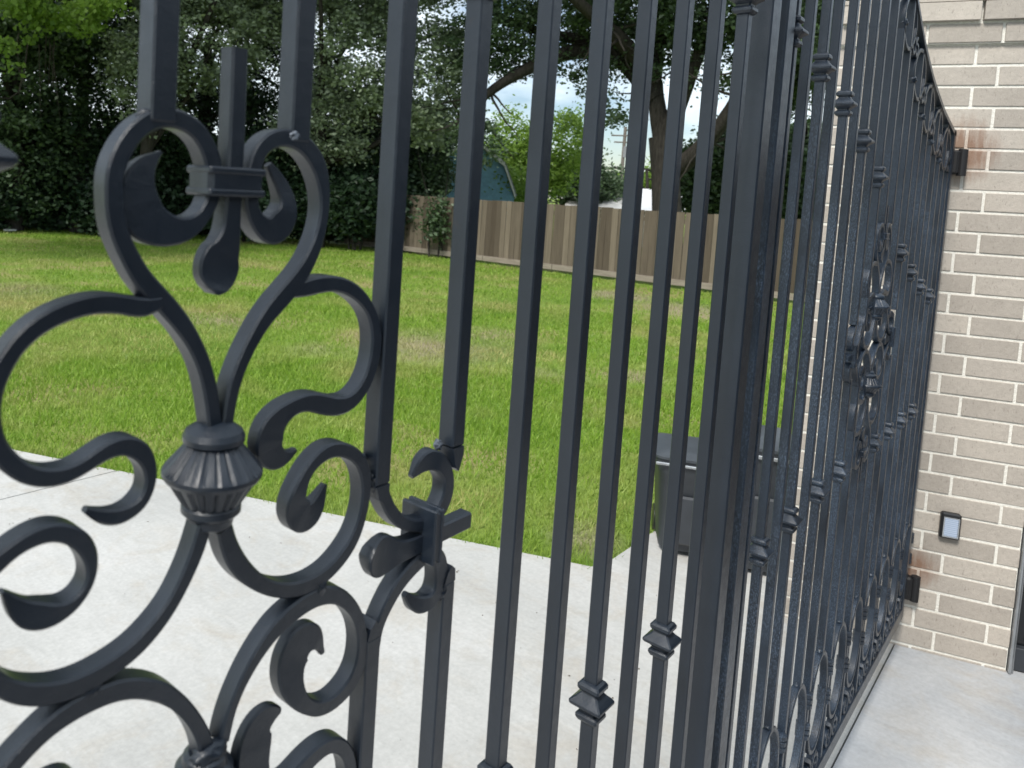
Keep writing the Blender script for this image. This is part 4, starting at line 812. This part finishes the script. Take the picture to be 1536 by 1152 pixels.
# the oak
D = 21.0; ob = foot(1000, D); og = empty('oak_tree', ob, 'large oak with forking dark trunk and spreading limbs beyond the fence', 'tree'); o0 = Vector(ob)
rr = random.Random(77); rng = np.random.default_rng(77)
def P_(px, py, dd=0.0): return at(px, py, D + dd) - o0
tk = MB(); tk.tube([(0, 0, 0), P_(1000, 315), P_(998, 260), P_(994, 205)], [.42, .35, .33, .33], 14)
limbs = [[(994, 210, 0), (985, 160, 0), (978, 110, 0), (990, 55, .3), (1000, 0, .5), (1010, -90, .6)],
         [(998, 205, 0), (1018, 160, -.2), (1040, 100, -.4), (1060, 50, -.5), (1085, -30, -.8)],
         [(1004, 262, 0), (1050, 225, -.5), (1085, 190, -1), (1120, 120, -1.3), (1150, 60, -1.6)],
         [(984, 150, 0), (940, 95, .3), (900, 55, .7), (850, 60, 1.0), (800, 48, 1.2), (740, 20, 1.3)],
         [(930, 85, .4), (870, 65, .5), (830, 90, .2), (790, 100, 0), (750, 125, -.2), (705, 160, -.3), (680, 190, -.3)],
         [(980, 115, 0), (930, 50, -.8), (880, 20, -1.5), (820, -40, -2)], [(1000, 60, 0), (1060, 40, .8), (1120, 30, 1.2), (1190, 20, 1.6)]]
for L_ in limbs:
    pts = [P_(*q) for q in L_]; pts = [Vector(q) for q in catmull([tuple(p) for p in pts], 3)]; n = len(pts)
    tk.tube(pts, [.24 * (1 - .72 * i / n) for i in range(n)], 9)
    for k in range(9):
        q = pts[rr.randrange(n // 3, n)]; d2 = Vector((rr.uniform(-1, 1), rr.uniform(-1, 1), rr.uniform(-.8, .7))); pp, r2 = rand_branch(rr, q, d2, rr.uniform(.7, 1.9), .04, 6, .25); tk.tube(pp, r2, 5)
tk.build('trunk', MAT['bark'], og, 50)
OB = [ell(*q) for q in ((960, -20, 21, 120, 70), (1080, -10, 20.5, 110, 75), (860, 20, 21.5, 90, 50), (770, 50, 21.5, 70, 60), (720, 60, 21, 55, 60), (1020, 60, 21, 60, 35), (900, 130, 21, 28, 42), (925, 165, 21, 20, 28),
      (1090, 110, 20, 40, 25), (1150, 30, 20, 70, 60), (700, 190, 20.5, 24, 55), (735, 215, 20.5, 26, 35), (855, 100, 21, 22, 25), (1230, 20, 19.5, 60, 60), (950, -140, 21, 260, 90), (975, 90, 20.6, 34, 30), (810, 88, 21, 30, 16))]
OB = [(b_[0] - o0.x, b_[1] - o0.y, *b_[2:]) for b_ in OB]
obj('crown', quads_mesh('crown', clumps(rng, OB, 56, 1750, .17), .068, LD, rng), og)
# hanging vines of the left trees
vb = MB()
for k in range(9):
    x = rr.uniform(15, 90); p_ = at(x, 60 + rr.uniform(-10, 20), 20.5); q, r_ = rand_branch(rr, p_, (0, 0, -1), rr.uniform(.8, 1.9), .012, 9, .13, .9); vb.tube(q, r_, 4)
p_ = at(-8, 146, 20.3); vb.tube([p_, at(14, 148, 20.3), at(28, 138, 20.3), at(33, 118, 20.3), at(27, 100, 20.3)], [.012] * 5, 5)
vb.build('hanging_vine', MAT['bark'], label='bare grey vines hanging from the left tree', cat='vine')
# bright near sprays at the top left
rng = np.random.default_rng(5)
lv = [ell(*q) for q in ((60, 10, 19, 55, 20), (115, 25, 19, 55, 20), (150, 0, 19, 30, 14), (45, 50, 19, 18, 14), (165, 12, 19, 22, 12), (8, 80, 19, 12, 25))]
obj('maple_spray', quads_mesh('maple_spray', clumps(rng, lv, 26, 95, .13), .11, LL, rng, 1.0, 1.2), label='bright green maple-like sprays hanging into the top left corner', cat='branch')
# scrap of litter
b = MB(); q_ = ground(15, 347); b.box((-.16, -.05, -.02), (.16, .05, .03), .006); b.build('paper_scrap', MAT['trim'], loc=(q_.x, q_.y, .03), label='white scrap of paper on the grass at the foot of the left trees', cat='litter')

# ---------------------------------------------------------------- grass
rng = np.random.default_rng(9)
def inside(x, y):   # on the lawn side of the slab edge, gate units
    ex = e0.x + d_.x * (y - e0.y) / d_.y - .12 + .30 * np.sin(y * 3.1) * np.sin(y * 7.7 + 1) * .5
    return ((y > 9.32) & (x > np.maximum(ex, -999)) & ~((y < 9.6) & (x < 27.3))) & (x < 131.4)
Npts = 0; Cx = []; Cy = []
for (dmin, dmax, dens) in ((3.5, 8, 3200), (8, 13, 1200), (13, 26, 330)):
    A0, A1 = math.atan2(.06, 1), 1.45      # angle from +Y towards +X
    area = (A1 - A0) / 2 * (dmax ** 2 - dmin ** 2); n = int(area * dens)
    r = np.sqrt(rng.uniform(dmin ** 2, dmax ** 2, n)); a = rng.uniform(A0, A1, n)
    x = (CX + r * np.sin(a)) / S; y = (CY + r * np.cos(a)) / S; k = inside(x, y); Cx.append(x[k] * S); Cy.append(y[k] * S)
x = np.concatenate(Cx); y = np.concatenate(Cy); n = len(x); print('blades', n)
dist = np.hypot(x - CX, y - CY); wdt = (.0013 + .00045 * dist) * rng.uniform(.6, 1.4, n); hg = (.045 + .0006 * dist) * rng.uniform(.45, 1.35, n)
# tufts are longer beside the slab edge
ex = (e0.x + d_.x * (y / S - e0.y) / d_.y) * S; hg *= 1 + .7 * np.exp(-np.abs(x - ex) / .12)
an = rng.uniform(0, 2 * np.pi, n); ln = rng.normal(size=(n, 2)) * hg[:, None] * .45
V = np.zeros((n, 3, 3), np.float32); V[:, 0] = np.stack([x - np.cos(an) * wdt, y - np.sin(an) * wdt, np.full(n, -.035)], 1); V[:, 1] = np.stack([x + np.cos(an) * wdt, y + np.sin(an) * wdt, np.full(n, -.035)], 1)
V[:, 2] = np.stack([x + ln[:, 0], y + ln[:, 1], -.035 + hg], 1)
m_ = bpy.data.meshes.new('grass'); m_.vertices.add(3 * n); m_.vertices.foreach_set('co', V.ravel()); m_.loops.add(3 * n); m_.loops.foreach_set('vertex_index', np.arange(3 * n, dtype=np.int32))
m_.polygons.add(n); m_.polygons.foreach_set('loop_start', np.arange(0, 3 * n, 3, dtype=np.int32)); m_.update(calc_edges=True); m_.materials.append(MAT['grass'])
obj('grass', m_, label='mown green lawn grass with dry yellow patches', cat='grass', kind='stuff')

# dry crumbs and leaf bits blown over the slab
rng = np.random.default_rng(21); n = 55; pts = []
while len(pts) < n:
    px, py = rng.uniform(0, 1000), rng.uniform(700, 1150); g_ = ground(px, py)
    ex_ = e0.x + d_.x * (g_.y / S - e0.y) / d_.y
    if g_.x / S < ex_ - .2 and g_.y > .06: pts.append((g_.x, g_.y, .003))
obj('leaf_litter', quads_mesh('leaf_litter', pts, .006, MAT['cedar'], rng, .1, 1.5), label='tiny dry leaf crumbs scattered on the pale concrete', cat='litter', kind='stuff')
